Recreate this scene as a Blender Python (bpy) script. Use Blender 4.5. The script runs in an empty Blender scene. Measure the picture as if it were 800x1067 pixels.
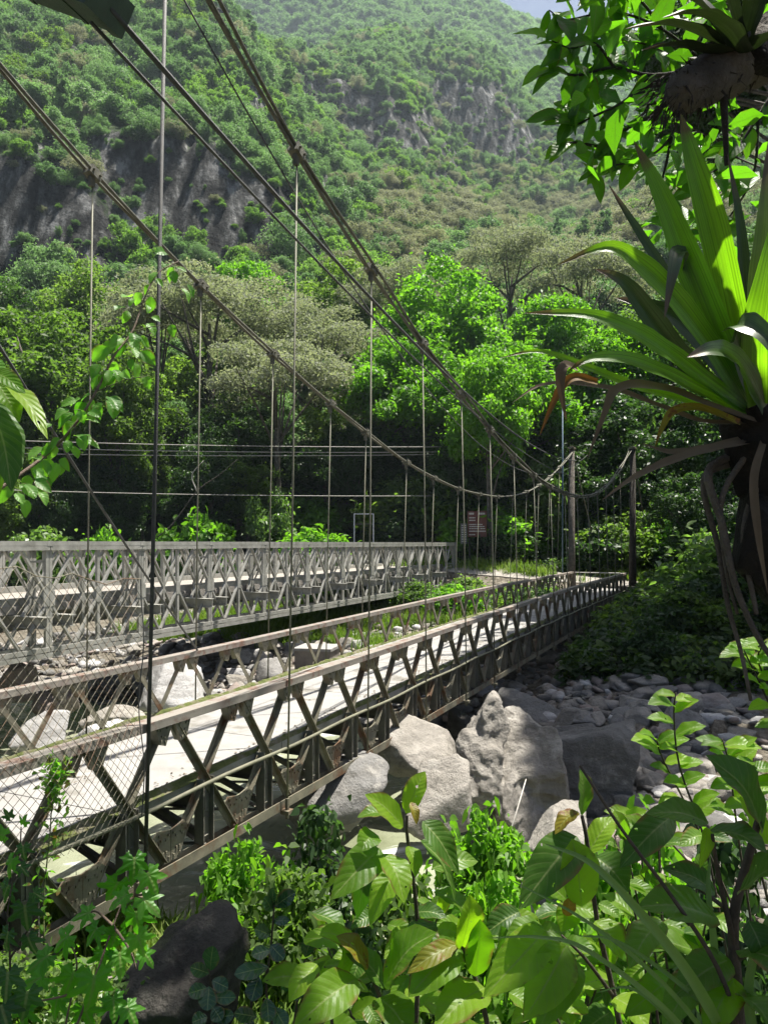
import bpy, math, random
import numpy as np
from mathutils import Vector, Matrix, Quaternion

rng = np.random.RandomState(11)
random.seed(11)
sc = bpy.context.scene
COL = sc.collection
F = 800.0; CX = 400.0; HY = 566.0          # photograph pixels: focal length, axis, horizon
E = 4.7                                     # eye height above the water
R = math.radians

AZ, EL = math.radians(66), math.radians(73)      # the sun: to the right of the view, high
SUN = Vector((math.sin(AZ) * math.cos(EL), math.cos(AZ) * math.cos(EL), math.sin(EL)))

def at(px, py, Y):
    """world point seen at photo pixel (px, py) at depth Y"""
    return Vector(((px - CX) / F * Y, Y, E + (HY - py) / F * Y))

def nrm(v):
    return v / np.maximum(np.linalg.norm(v, axis=-1, keepdims=True), 1e-9)

# ------------------------------------------------------------------ noise
def _hash(ix, iy, iz, seed):
    n = (ix * 374761393 + iy * 668265263 + iz * 2147483647 + seed * 974634541) & 0xffffffff
    n = ((n ^ (n >> 13)) * 1274126177) & 0xffffffff
    n = n ^ (n >> 16)
    return (n & 0xffff) / 65535.0
def vnoise(p, seed=0):
    p = np.asarray(p, float); i = np.floor(p).astype(np.int64); f = p - i; f = f * f * (3 - 2 * f)
    r = 0
    for dx in (0, 1):
        for dy in (0, 1):
            for dz in (0, 1):
                w = (f[..., 0] if dx else 1 - f[..., 0]) * (f[..., 1] if dy else 1 - f[..., 1]) * (f[..., 2] if dz else 1 - f[..., 2])
                r = r + w * _hash(i[..., 0] + dx, i[..., 1] + dy, i[..., 2] + dz, seed)
    return r * 2 - 1
def fbm(p, octv=4, seed=0, gain=.5):
    p = np.asarray(p, float); a = 1.0; r = 0; s = 0
    for k in range(octv):
        r = r + a * vnoise(p * (2.03 ** k) + 17.3 * k, seed + k); s += a; a *= gain
    return r / s

# ------------------------------------------------------------------ meshes and objects
def fast_mesh(name, V, Fc, mat=None, smooth=False, uv=None):
    V = np.asarray(V, np.float32); Fc = np.asarray(Fc, np.int32)
    me = bpy.data.meshes.new(name)
    k = Fc.shape[1]; m = len(Fc)
    me.vertices.add(len(V)); me.vertices.foreach_set('co', V.ravel())
    me.loops.add(m * k); me.loops.foreach_set('vertex_index', Fc.ravel())
    me.polygons.add(m); me.polygons.foreach_set('loop_start', np.arange(0, m * k, k, dtype=np.int32))
    me.polygons.foreach_set('loop_total', np.full(m, k, np.int32))
    if smooth: me.polygons.foreach_set('use_smooth', np.ones(m, bool))
    if uv is not None:
        l = me.uv_layers.new(name='UVMap'); l.data.foreach_set('uv', np.asarray(uv, np.float32)[Fc.ravel()].ravel())
    me.update(calc_edges=True); me.validate()
    if mat: me.materials.append(mat)
    return me

class MB:
    """collects shapes that become ONE mesh"""
    def __init__(self): self.v = []; self.f = []; self.uv = []
    def add(self, V, Fc, uv=None):
        o = len(self.v); self.v += [tuple(p) for p in V]; self.f += [tuple(i + o for i in q) for q in Fc]
        self.uv += [tuple(x) for x in uv] if uv is not None else [(0, 0)] * len(V)
    def box(self, c, s, M=None):
        x, y, z = (k / 2 for k in s)
        P = [Vector((a * x, b * y, d * z)) for a in (-1, 1) for b in (-1, 1) for d in (-1, 1)]
        if M is not None: P = [M @ p for p in P]
        c = Vector(c)
        self.add([c + p for p in P], [(0, 1, 3, 2), (4, 6, 7, 5), (0, 4, 5, 1), (2, 3, 7, 6), (0, 2, 6, 4), (1, 5, 7, 3)])
    def beam(self, a, b, w, h, up=(0, 0, 1)):
        a = Vector(a); b = Vector(b); t = (b - a); L = t.length; t.normalize()
        s = t.cross(Vector(up));
        if s.length < 1e-5: s = t.cross(Vector((0, 1, 0)))
        s.normalize(); u = s.cross(t)
        M = Matrix((t, s, u)).transposed()
        self.box((a + b) / 2, (L, w, h), M)
    def prism(self, poly, n, th):
        """flat polygon (3-D points) thickened along n"""
        n = Vector(n).normalized() * th / 2; k = len(poly)
        V = [Vector(p) - n for p in poly] + [Vector(p) + n for p in poly]
        self.add(V, [tuple(range(k - 1, -1, -1)), tuple(range(k, 2 * k))] + [(i, (i + 1) % k, (i + 1) % k + k, i + k) for i in range(k)])
    def tube(self, pts, r, n=6, cap=True):
        pts = [Vector(p) for p in pts]; m = len(pts)
        rs = r if hasattr(r, '__len__') else [r] * m
        V = []; prev = None
        for i, p in enumerate(pts):
            t = (pts[min(i + 1, m - 1)] - pts[max(i - 1, 0)])
            if t.length < 1e-9: t = Vector((0, 0, 1))
            t.normalize()
            if prev is None: s = t.orthogonal().normalized()
            else:
                s = prev - t * prev.dot(t)
                s = s.normalized() if s.length > 1e-6 else t.orthogonal().normalized()
            prev = s; b = t.cross(s)
            V += [p + (s * math.cos(2 * math.pi * k / n) + b * math.sin(2 * math.pi * k / n)) * rs[i] for k in range(n)]
        Fc = [(i * n + k, i * n + (k + 1) % n, (i + 1) * n + (k + 1) % n, (i + 1) * n + k) for i in range(m - 1) for k in range(n)]
        if cap: Fc += [tuple(range(n - 1, -1, -1)), tuple((m - 1) * n + k for k in range(n))]
        self.add(V, Fc)
    def mesh(self, name, mat=None, smooth=False, uv=False):
        me = bpy.data.meshes.new(name); me.from_pydata(self.v, [], self.f)
        if uv:
            l = me.uv_layers.new(name='UVMap')
            vi = np.empty(len(me.loops), np.int32); me.loops.foreach_get('vertex_index', vi)
            l.data.foreach_set('uv', np.array(self.uv, np.float32)[vi].ravel())
        if smooth: me.polygons.foreach_set('use_smooth', np.ones(len(me.polygons), bool))
        me.update()
        if mat: me.materials.append(mat)
        return me

def link(name, me, parent=None, loc=None, rot=None, scale=None):
    o = bpy.data.objects.new(name, me); COL.objects.link(o)
    if parent is not None: o.parent = parent
    if loc is not None: o.location = loc
    if rot is not None: o.rotation_euler = rot
    if scale is not None: o.scale = scale if hasattr(scale, '__len__') else (scale,) * 3
    return o
def tag(o, label=None, cat=None, group=None, kind=None):
    if label: o['label'] = label
    if cat: o['category'] = cat
    if group: o['group'] = group
    if kind: o['kind'] = kind
    return o
def thing(name, label, cat, loc=(0, 0, 0), rz=0, group=None):
    o = link(name, None, None, loc, (0, 0, rz)); o.empty_display_size = .3
    return tag(o, label, cat, group)

# ------------------------------------------------------------------ materials
def newmat(name):
    m = bpy.data.materials.new(name); m.use_nodes = True
    nt = m.node_tree; nt.nodes.clear()
    out = nt.nodes.new('ShaderNodeOutputMaterial')
    return m, nt, out
def N(nt, t, **kw):
    n = nt.nodes.new(t)
    for k, v in kw.items():
        if k in n.inputs: n.inputs[k].default_value = v
        else: setattr(n, k, v)
    return n
def ramp(nt, fac, stops):
    r = nt.nodes.new('ShaderNodeValToRGB'); e = r.color_ramp.elements
    while len(e) < len(stops): e.new(.5)
    for i, (p, c) in enumerate(stops):
        e[i].position = p; e[i].color = (c, c, c, 1) if not hasattr(c, '__len__') else tuple(c) + ((1,) if len(c) == 3 else ())
    nt.links.new(fac, r.inputs[0]); return r.outputs[0]
def mixc(nt, fac, a, b, mode='MIX'):
    n = nt.nodes.new('ShaderNodeMix'); n.data_type = 'RGBA'; n.blend_type = mode
    for s, v in ((n.inputs[0], fac), (n.inputs[6], a), (n.inputs[7], b)):
        if hasattr(v, 'links') or isinstance(v, bpy.types.NodeSocket): nt.links.new(v, s)
        elif hasattr(v, '__len__'): s.default_value = tuple(v) + ((1,) if len(v) == 3 else ())
        else: s.default_value = v
    return n.outputs[2]
def math_(nt, op, a, b=None, c=None):
    n = nt.nodes.new('ShaderNodeMath'); n.operation = op
    for i, v in enumerate((a, b, c)):
        if v is None: continue
        if isinstance(v, bpy.types.NodeSocket): nt.links.new(v, n.inputs[i])
        else: n.inputs[i].default_value = v
    return n.outputs[0]
def noise(nt, scale, detail=4, rough=.55, vec=None, dist=0):
    n = N(nt, 'ShaderNodeTexNoise', Scale=scale, Detail=detail, Roughness=rough, Distortion=dist)
    if vec is not None: nt.links.new(vec, n.inputs['Vector'])
    return n.outputs['Fac']
def geo_pos(nt): return nt.nodes.new('ShaderNodeNewGeometry').outputs['Position']
def objc(nt): return nt.nodes.new('ShaderNodeTexCoord').outputs['Object']

def surf(name, stops, scale=3, rough=.7, metal=0, bump=.3, bscale=30, world=True, dirt=None, spec=.4):
    """noise-coloured solid surface; dirt = (colour, scale, threshold)"""
    m, nt, out = newmat(name)
    b = N(nt, 'ShaderNodeBsdfPrincipled', Roughness=rough, Metallic=metal)
    b.inputs['Specular IOR Level'].default_value = spec
    vec = geo_pos(nt) if world else objc(nt)
    c = ramp(nt, noise(nt, scale, 6, .6, vec), stops)
    if dirt:
        f = ramp(nt, noise(nt, dirt[1], 5, .65, vec), [(dirt[2] - .06, 0), (dirt[2] + .08, 1)])
        c = mixc(nt, f, c, dirt[0])
    nt.links.new(c, b.inputs['Base Color'])
    if bump:
        bp = N(nt, 'ShaderNodeBump', Strength=bump, Distance=.05)
        nt.links.new(noise(nt, bscale, 6, .65, vec), bp.inputs['Height']); nt.links.new(bp.outputs[0], b.inputs['Normal'])
    nt.links.new(b.outputs[0], out.inputs[0])
    return m

def leafmat(name, cols, trans, tw=.35, rough=.5, spec=.3, clump=.6, veins=False, spots=None, tipc=None, holes=0, streak=0):
    """foliage: glossy/diffuse upper side mixed with light coming through"""
    m, nt, out = newmat(name)
    b = N(nt, 'ShaderNodeBsdfPrincipled', Roughness=rough); b.inputs['Specular IOR Level'].default_value = spec
    t = N(nt, 'ShaderNodeBsdfTranslucent')
    g = nt.nodes.new('ShaderNodeNewGeometry')
    oi = nt.nodes.new('ShaderNodeObjectInfo')
    ri = oi.outputs['Random'] if veins else g.outputs['Random Per Island']
    f = math_(nt, 'ADD', math_(nt, 'MULTIPLY', ri, .45 if veins else .28), math_(nt, 'MULTIPLY', noise(nt, clump, 3, .5, g.outputs['Position']), .4 if veins else .55))
    f = math_(nt, 'ADD', f, math_(nt, 'MULTIPLY', oi.outputs['Random'], .2))
    c = ramp(nt, f, [(.2 + .6 * i / max(1, len(cols) - 1), q) for i, q in enumerate(cols)])
    tc = mixc(nt, 1.0, c, trans, 'MULTIPLY')
    if veins:
        uvn = nt.nodes.new('ShaderNodeUVMap'); sp = nt.nodes.new('ShaderNodeSeparateXYZ'); nt.links.new(uvn.outputs[0], sp.inputs[0])
        au = math_(nt, 'ABSOLUTE', math_(nt, 'SUBTRACT', sp.outputs[0], .5))
        mid = ramp(nt, au, [(.012, 1), (.035, 0)])
        q = math_(nt, 'FRACT', math_(nt, 'SUBTRACT', math_(nt, 'MULTIPLY', sp.outputs[1], veins), math_(nt, 'MULTIPLY', au, veins * .42)))
        side = ramp(nt, math_(nt, 'ABSOLUTE', math_(nt, 'SUBTRACT', q, .5)), [(.02, 1), (.09, 0)])
        vv = math_(nt, 'MAXIMUM', mid, math_(nt, 'MULTIPLY', side, .35))
        c = mixc(nt, vv, c, mixc(nt, .5, c, (.32, .38, .14)))
        tc = mixc(nt, math_(nt, 'MULTIPLY', vv, .7), tc, mixc(nt, .5, tc, (.02, .05, .0)))
        ed = math_(nt, 'MULTIPLY', ramp(nt, au, [(.36, 0), (.49, 1)]), ramp(nt, noise(nt, 11, 4, .6, g.outputs['Position']), [(.50, 0), (.62, 1)]))
        c = mixc(nt, ed, c, (.15, .10, .03)); tc = mixc(nt, ed, tc, (.16, .09, .02))
        bp = N(nt, 'ShaderNodeBump', Strength=.5, Distance=.004)
        puff = math_(nt, 'ADD', math_(nt, 'MULTIPLY', math_(nt, 'ABSOLUTE', math_(nt, 'SUBTRACT', q, .5)), 1.0), noise(nt, 25, 3, .5, g.outputs['Position']))
        nt.links.new(puff, bp.inputs['Height']); nt.links.new(bp.outputs[0], b.inputs['Normal'])
    if spots:
        sf = ramp(nt, noise(nt, spots[1], 3, .6, g.outputs['Position']), [(spots[2], 0), (spots[2] + .06, 1)])
        c = mixc(nt, sf, c, spots[0]); tc = mixc(nt, sf, tc, spots[0])
    if tipc:
        uv2 = nt.nodes.new('ShaderNodeUVMap'); s2 = nt.nodes.new('ShaderNodeSeparateXYZ'); nt.links.new(uv2.outputs[0], s2.inputs[0])
        tf = ramp(nt, math_(nt, 'ADD', s2.outputs[1], math_(nt, 'MULTIPLY', noise(nt, 9, 3, .6, g.outputs['Position']), .2)), [(tipc[1], 0), (tipc[1] + .14, 1)])
        c = mixc(nt, tf, c, tipc[0]); tc = mixc(nt, tf, tc, tipc[0])
    if streak:
        uv3 = nt.nodes.new('ShaderNodeUVMap'); mp = N(nt, 'ShaderNodeMapping'); mp.inputs['Scale'].default_value = (streak, 1.3, 1); nt.links.new(uv3.outputs[0], mp.inputs[0])
        cb = N(nt, 'ShaderNodeCombineXYZ'); nt.links.new(oi.outputs['Random'], cb.inputs[2]); ad = N(nt, 'ShaderNodeVectorMath'); ad.operation = 'ADD'; nt.links.new(mp.outputs[0], ad.inputs[0]); nt.links.new(cb.outputs[0], ad.inputs[1])
        sn = noise(nt, 1.0, 3, .6, ad.outputs[0]); k = ramp(nt, sn, [(.3, .55), (.7, 1.25)])
        c = mixc(nt, 1.0, c, k, 'MULTIPLY'); tc = mixc(nt, 1.0, tc, k, 'MULTIPLY')
        bp = N(nt, 'ShaderNodeBump', Strength=.35, Distance=.002); nt.links.new(sn, bp.inputs['Height']); nt.links.new(bp.outputs[0], b.inputs['Normal'])
        gr = ramp(nt, noise(nt, 14, 5, .7, g.outputs['Position']), [(.52, 0), (.7, 1)]); c = mixc(nt, math_(nt, 'MULTIPLY', gr, .35), c, (.10, .10, .06))
    nt.links.new(c, b.inputs['Base Color']); nt.links.new(tc, t.inputs['Color'])
    mx = N(nt, 'ShaderNodeMixShader'); mx.inputs[0].default_value = tw
    nt.links.new(b.outputs[0], mx.inputs[1]); nt.links.new(t.outputs[0], mx.inputs[2]); last = mx.outputs[0]
    if holes:
        tr = nt.nodes.new('ShaderNodeBsdfTransparent'); hm = ramp(nt, noise(nt, holes, 2, .4, g.outputs['Position']), [(.735, 0), (.74, 1)])
        m2 = N(nt, 'ShaderNodeMixShader'); nt.links.new(hm, m2.inputs[0]); nt.links.new(last, m2.inputs[1]); nt.links.new(tr.outputs[0], m2.inputs[2]); last = m2.outputs[0]
    nt.links.new(last, out.inputs[0])
    return m

M = {}
M['steel'] = surf('weathered_steel', [(.3, (.10, .094, .068)), (.55, (.165, .152, .108)), (.75, (.23, .208, .15))], 5, .65, 0, .25, 60, dirt=((.12, .062, .03), 2.6, .57))
M['rail'] = surf('rail_paint', [(.3, (.17, .155, .13)), (.5, (.23, .21, .18)), (.7, (.21, .165, .145))], 3, .6, 0, .2, 80, dirt=((.15, .085, .06), 5, .57))
M['steel_dark'] = surf('shaded_steel', [(.3, (.09, .085, .07)), (.6, (.16, .15, .12))], 4, .75, 0, .3, 50)  # darker copy of the steel, shade under the deck put into the colour
M['galv'] = surf('galvanised_steel', [(.3, (.21, .205, .18)), (.5, (.30, .295, .265)), (.7, (.37, .36, .33))], 4, .5, .15, .15, 70, dirt=((.2, .18, .15), 3.2, .66))
M['cable'] = surf('old_cable', [(.3, (.07, .07, .052)), (.7, (.145, .14, .10))], 9, .7, 0, .4, 200)
M['cable_dark'] = surf('dark_cable', [(.3, (.035, .037, .035)), (.7, (.07, .07, .065))], 9, .6, 0, .4, 200)
M['hanger'] = surf('hanger_rod', [(.3, (.10, .10, .065)), (.7, (.18, .175, .12))], 7, .6, 0, .2, 100)
M['cable_light'] = surf('bright_cable', [(.3, (.33, .31, .27)), (.7, (.48, .46, .41))], 9, .6, 0, .2, 100)
M['green_paint'] = surf('green_painted_steel', [(.3, (.012, .03, .016)), (.7, (.03, .06, .032))], 6, .45, 0, .2, 60, dirt=((.035, .03, .02), 8, .62))
M['concrete'] = surf('deck_concrete', [(.25, (.20, .192, .178)), (.5, (.265, .257, .242)), (.75, (.30, .292, .278))], 1.6, .85, 0, .25, 40, dirt=((.16, .15, .13), 1.6, .58))
M['old_concrete'] = surf('old_concrete', [(.3, (.12, .1, .085)), (.7, (.27, .24, .2))], 2, .9, 0, .5, 20)
M['road'] = surf('gravel_road', [(.3, (.2, .18, .155)), (.7, (.31, .29, .26))], 2, .95, 0, .5, 30)
M['moss'] = surf('moss', [(.3, (.045, .06, .012)), (.48, (.10, .12, .03)), (.58, (.15, .14, .08)), (.7, (.2, .185, .15))], 6, .95, 0, .8, 60)
M['bark'] = surf('bark', [(.3, (.05, .042, .034)), (.6, (.13, .115, .095)), (.8, (.2, .18, .15))], 6, .9, 0, .9, 25)
M['bark_dark'] = surf('dark_bark', [(.3, (.02, .017, .013)), (.6, (.05, .043, .035)), (.8, (.09, .08, .06))], 9, .95, 0, .9, 40)
M['twig'] = surf('twig', [(.3, (.09, .06, .045)), (.7, (.19, .14, .1))], 30, .8, 0, .4, 90)
M['dry'] = leafmat('dry_leaf', [(.06, .045, .03), (.115, .09, .06), (.19, .155, .11)], (1.1, .9, .65), .2, .75, .15, 8)
M['dry_orange'] = leafmat('orange_dry_leaf', [(.11, .06, .02), (.17, .10, .03)], (1.3, .9, .4), .3, .6, .2, 8)
# ------------------------------------------------------------------ the valley
TT = .46875; TH = math.atan(TT); SN, CS = math.sin(TH), math.cos(TH)
BR0 = Vector((-6.0, 0, 0))                   # footbridge axis: near truss line where it passes the viewer
def sw(X, Y): return (X + 6) * SN + Y * CS, -(X + 6) * CS + Y * SN
def bw(s, w, z=0): return Vector((-6 + s * SN - w * CS, s * CS + w * SN, z))
def sst(a, b, x):
    if a > b: return 1 - sst(b, a, x)
    t = np.clip((x - a) / (b - a), 0, 1); return t * t * (3 - 2 * t)

VS = [-30, 2.2, 3.4, 5, 7, 9, 10, 14, 18, 20, 26, 33, 37, 40, 42.2, 43.6, 46, 200]
VZ = [3.4, 3.05, 2.5, 1.75, .95, .2, -.35, -.7, -.4, .1, .5, .8, 1.05, 1.3, 1.75, 2.3, 2.45, 2.5]
MU = [-.8, -.5, -.25, 0, .12, .22, .5, .9]
MPR = [
 [(48, -1.4), (70, 8), (90, 22), (105, 34), (113, 40), (119, 64), (150, 90), (200, 142), (240, 168), (330, 190), (450, 200)],
 [(48, -1.4), (70, 8), (90, 21), (105, 33), (113, 40), (119, 63), (150, 87), (200, 139), (240, 164), (330, 190), (450, 200)],
 [(48, -1.4), (70, 7), (90, 21), (110, 35), (121, 44), (128, 66), (160, 92), (215, 147), (260, 176), (330, 205), (450, 220)],
 [(48, -1.6), (70, 6), (90, 19), (110, 33), (140, 52), (180, 78), (230, 112), (262, 135), (272, 162), (330, 205), (400, 260), (450, 283), (520, 285)],
 [(48, -1.8), (70, 5), (90, 17), (110, 30), (150, 51), (200, 78), (260, 115), (312, 152), (322, 188), (335, 204), (400, 252), (440, 272), (520, 280)],
 [(48, -1.8), (70, 5), (90, 17), (110, 30), (150, 49), (200, 75), (260, 108), (310, 145), (350, 182), (400, 222), (450, 243), (520, 250)],
 [(48, -1.8), (70, 7), (90, 20), (110, 34), (150, 60), (200, 95), (260, 138), (350, 190), (450, 228), (520, 240)],
 [(48, -1.8), (70, 9), (90, 24), (110, 40), (150, 68), (200, 105), (260, 150), (350, 200), (450, 240), (520, 250)]]
FARU = [-.8, -.3, -.05, .08, .13, .18, .22, .27, .4, .9]
FART = [.70, .71, .71, .692, .668, .648, .63, .61, .58, .55]
def mountain(X, Y):
    u = X / np.maximum(Y, 1)
    hs = np.stack([np.interp(Y, [a for a, b in p], [b for a, b in p]) for p in MPR])
    uu = np.clip(u, MU[0], MU[-1]); k = np.clip(np.searchsorted(MU, uu, side='right') - 1, 0, len(MU) - 2)
    ua = np.array(MU)[k]; ub = np.array(MU)[k + 1]; t = (uu - ua) / (ub - ua); t = t * t * (3 - 2 * t)
    ix = np.indices(np.shape(k))
    h = hs[(k,) + tuple(ix)] * (1 - t) + hs[(k + 1,) + tuple(ix)] * t
    far = np.interp(u, FARU, FART) * 720
    g = sst(430, 720, Y); h = h * (1 - g) + far * g
    h = h - sst(720, 1000, Y) * far * .6
    amp = sst(55, 130, Y)
    P = np.stack([X, Y, np.zeros_like(X)], -1)
    big = fbm(P / 55., 4, 3); rid = 1 - np.abs(fbm(np.stack([X / 16. + big, Y / 40., X * 0], -1), 3, 9)) * 2
    h = h + amp * (big * 7 + rid * 3.2 + fbm(P / 12., 3, 21) * 1.6) * (1 + sst(450, 720, Y) * .4)
    near = sst(92, 108, Y) * (1 - sst(380, 450, Y))
    h = h + near * (fbm(P / 4.5, 4, 23) * 2.2 + (np.abs(fbm(np.stack([X / 5., Y / 16., X * 0], -1), 4, 25)) - .25) * 5.0)
    return E + h
def ground(X, Y):
    X = np.asarray(X, float); Y = np.asarray(Y, float)
    s, w = sw(X, Y)
    P = np.stack([X, Y, np.zeros_like(X)], -1)
    v = np.interp(s, VS, VZ)
    vr = np.interp(s, [19, 22, 25, 28, 33, 40, 42.2, 43.6, 46], [.3, .6, 1.0, 1.5, 1.9, 2.1, 2.2, 2.35, 2.45])
    v = v + (np.maximum(v, vr) - v) * sst(.6, -1.8, w) * (s > 20)
    right = sst(-1.8, -4.2, w)                              # no channel down on the right: a bed of rubble
    v = v + right * sst(8.5, 10.5, s) * (1 - sst(19, 22, s)) * .8
    v = v + sst(43, 45.5, s) * np.clip(w, -6, 10) * .085  # the far road climbs towards the steel road bridge
    v = v + fbm(P / 3., 3, 5) * .16 * (1 - sst(42, 44, s) * .8) + fbm(P / .8, 3, 6) * .05
    bl = sst(47.5, 54, s)
    m = mountain(X, np.maximum(Y, 40))
    return v * (1 - bl) + m * bl
def gz(x, y): return float(ground(np.array([x]), np.array([y]))[0])

def terrain():
    Ys = np.concatenate([np.linspace(-5, 14, 96), np.linspace(14.3, 60, 130), np.geomspace(60.6, 460, 430), np.geomspace(466, 1000, 70)])
    U = np.linspace(-1.05, 1.05, 400)
    YY, UU = np.meshgrid(Ys, U, indexing='ij'); XX = UU * (YY + 9)
    ZZ = ground(XX, YY)
    n, k = XX.shape
    V = np.stack([XX, YY, ZZ], -1).reshape(-1, 3)
    i = (np.arange(n - 1)[:, None] * k + np.arange(k - 1)[None]).ravel()
    Fc = np.stack([i, i + 1, i + k + 1, i + k], -1)
    m, nt, out = newmat('earth_and_rock')
    b = N(nt, 'ShaderNodeBsdfPrincipled', Roughness=.95); b.inputs['Specular IOR Level'].default_value = .15
    g = nt.nodes.new('ShaderNodeNewGeometry'); pos = g.outputs['Position']
    sx = nt.nodes.new('ShaderNodeSeparateXYZ'); nt.links.new(g.outputs['True Normal'], sx.inputs[0])
    sp = nt.nodes.new('ShaderNodeSeparateXYZ'); nt.links.new(pos, sp.inputs[0])
    mp = N(nt, 'ShaderNodeMapping'); mp.inputs['Scale'].default_value = (.42, .42, .10); nt.links.new(pos, mp.inputs[0])
    rock = ramp(nt, noise(nt, 1.0, 7, .65, mp.outputs[0]), [(.42, (.012, .012, .012)), (.5, (.04, .04, .038)), (.55, (.075, .075, .072)), (.63, (.2, .2, .195))])
    green = ramp(nt, noise(nt, .5, 6, .7, pos), [(.3, (.012, .02, .008)), (.5, (.024, .042, .014)), (.7, (.05, .075, .024))])
    soil = ramp(nt, noise(nt, 3, 6, .7, pos), [(.3, (.09, .075, .055)), (.5, (.2, .175, .135)), (.7, (.34, .31, .26))])
    steep = ramp(nt, math_(nt, 'ADD', sx.outputs[2], math_(nt, 'MULTIPLY', math_(nt, 'SUBTRACT', noise(nt, .12, 5, .6, pos), .5), .5)), [(.52, 1), (.66, 0)])
    steep = math_(nt, 'MULTIPLY', steep, ramp(nt, math_(nt, 'DIVIDE', sp.outputs[1], 200), [(.44, 0), (.52, 1)]))
    hill = mixc(nt, steep, green, rock)
    lo = ramp(nt, math_(nt, 'DIVIDE', sp.outputs[1], 100), [(.455, 0), (.50, 1)])
    c = mixc(nt, lo, soil, hill)
    nt.links.new(c, b.inputs['Base Color'])
    bp = N(nt, 'ShaderNodeBump', Strength=1.0, Distance=1.0); nt.links.new(noise(nt, .8, 8, .7, pos), bp.inputs['Height']); nt.links.new(bp.outputs[0], b.inputs['Normal'])
    nt.links.new(b.outputs[0], out.inputs[0])
    tag(link('ground', fast_mesh('ground', V, Fc, m, True)), kind='structure')
terrain()

def water():
    ss = np.linspace(6, 30, 160); ww = np.linspace(-30, 60, 360)
    S, W = np.meshgrid(ss, ww, indexing='ij')
    X = -6 + S * SN - W * CS; Y = S * CS + W * SN
    P = np.stack([X, Y, X * 0], -1)
    Z = fbm(P * .9, 3, 31) * .06 + fbm(np.stack([S * 2.2, W * 1.1, S * 0], -1), 3, 33) * .05
    V = np.stack([X, Y, Z], -1).reshape(-1, 3); n, k = S.shape
    i = (np.arange(n - 1)[:, None] * k + np.arange(k - 1)[None]).ravel()
    m, nt, out = newmat('river_water')
    b = N(nt, 'ShaderNodeBsdfPrincipled', Roughness=.12, IOR=1.33)
    pos = geo_pos(nt)
    base = ramp(nt, noise(nt, .7, 3, .5, pos), [(.35, (.15, .165, .10)), (.65, (.27, .285, .2))])
    mp = N(nt, 'ShaderNodeMapping'); mp.inputs['Rotation'].default_value = (0, 0, TH); mp.inputs['Scale'].default_value = (.7, 1.6, 1); nt.links.new(pos, mp.inputs[0])
    fo = ramp(nt, noise(nt, .75, 7, .68, mp.outputs[0], .6), [(.58, 0), (.7, 1)])
    c = mixc(nt, fo, base, (.72, .75, .76)); nt.links.new(c, b.inputs['Base Color'])
    nt.links.new(math_(nt, 'ADD', math_(nt, 'MULTIPLY', fo, .5), .1), b.inputs['Roughness'])
    bp = N(nt, 'ShaderNodeBump', Strength=.5, Distance=.08); nt.links.new(noise(nt, 5, 5, .6, pos, .8), bp.inputs['Height']); nt.links.new(bp.outputs[0], b.inputs['Normal'])
    nt.links.new(b.outputs[0], out.inputs[0])
    tag(link('river', fast_mesh('river', V, np.stack([i, i + k, i + k + 1, i + 1], -1), m, True)), kind='structure')
water()

def road():
    """gravel road along the far bank and the ramp down to the footbridge"""
    ss = np.linspace(44.6, 49.6, 14); ww = np.linspace(-18, 26, 110)
    S, W = np.meshgrid(ss, ww, indexing='ij')
    X = -6 + S * SN - W * CS; Y = S * CS + W * SN
    Z = ground(X, Y) + .05
    V = np.stack([X, Y, Z], -1).reshape(-1, 3); n, k = S.shape
    i = (np.arange(n - 1)[:, None] * k + np.arange(k - 1)[None]).ravel()
    tag(link('gravel_road', fast_mesh('gravel_road', V, np.stack([i, i + k, i + k + 1, i + 1], -1), M['road'], True)), kind='structure')
road()

# ------------------------------------------------------------------ rocks
import bmesh
_ICO = {}
def ico(n):
    if n not in _ICO:
        bm = bmesh.new(); bmesh.ops.create_icosphere(bm, subdivisions=n, radius=1)
        _ICO[n] = (np.array([v.co[:] for v in bm.verts]), np.array([[v.index for v in f.verts] for f in bm.faces])); bm.free()
    return _ICO[n]
def rock_shape(seed, sub=4, planes=13, rough=.1, sharp=20.0, dr=(.58, 1.0)):
    r = np.random.RandomState(seed); D, Fc = ico(sub)
    n = nrm(r.normal(size=(planes, 3))); d = r.uniform(*dr, planes)
    k = D @ n.T / d                                           # 1/r along each plane
    k = np.maximum(k, .05)
    inv = (k ** (sharp * 1.6)).sum(1) ** (1 / (sharp * 1.6))
    rad = 1 / np.maximum(inv, .72)
    P = D * rad[:, None]
    rad = 1 + rough * .8 * fbm(P * 1.7 + seed, 4, seed) - rough * .9 * np.abs(fbm(P * 3.1 + seed, 5, seed + 5))
    return P * rad[:, None], Fc
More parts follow.
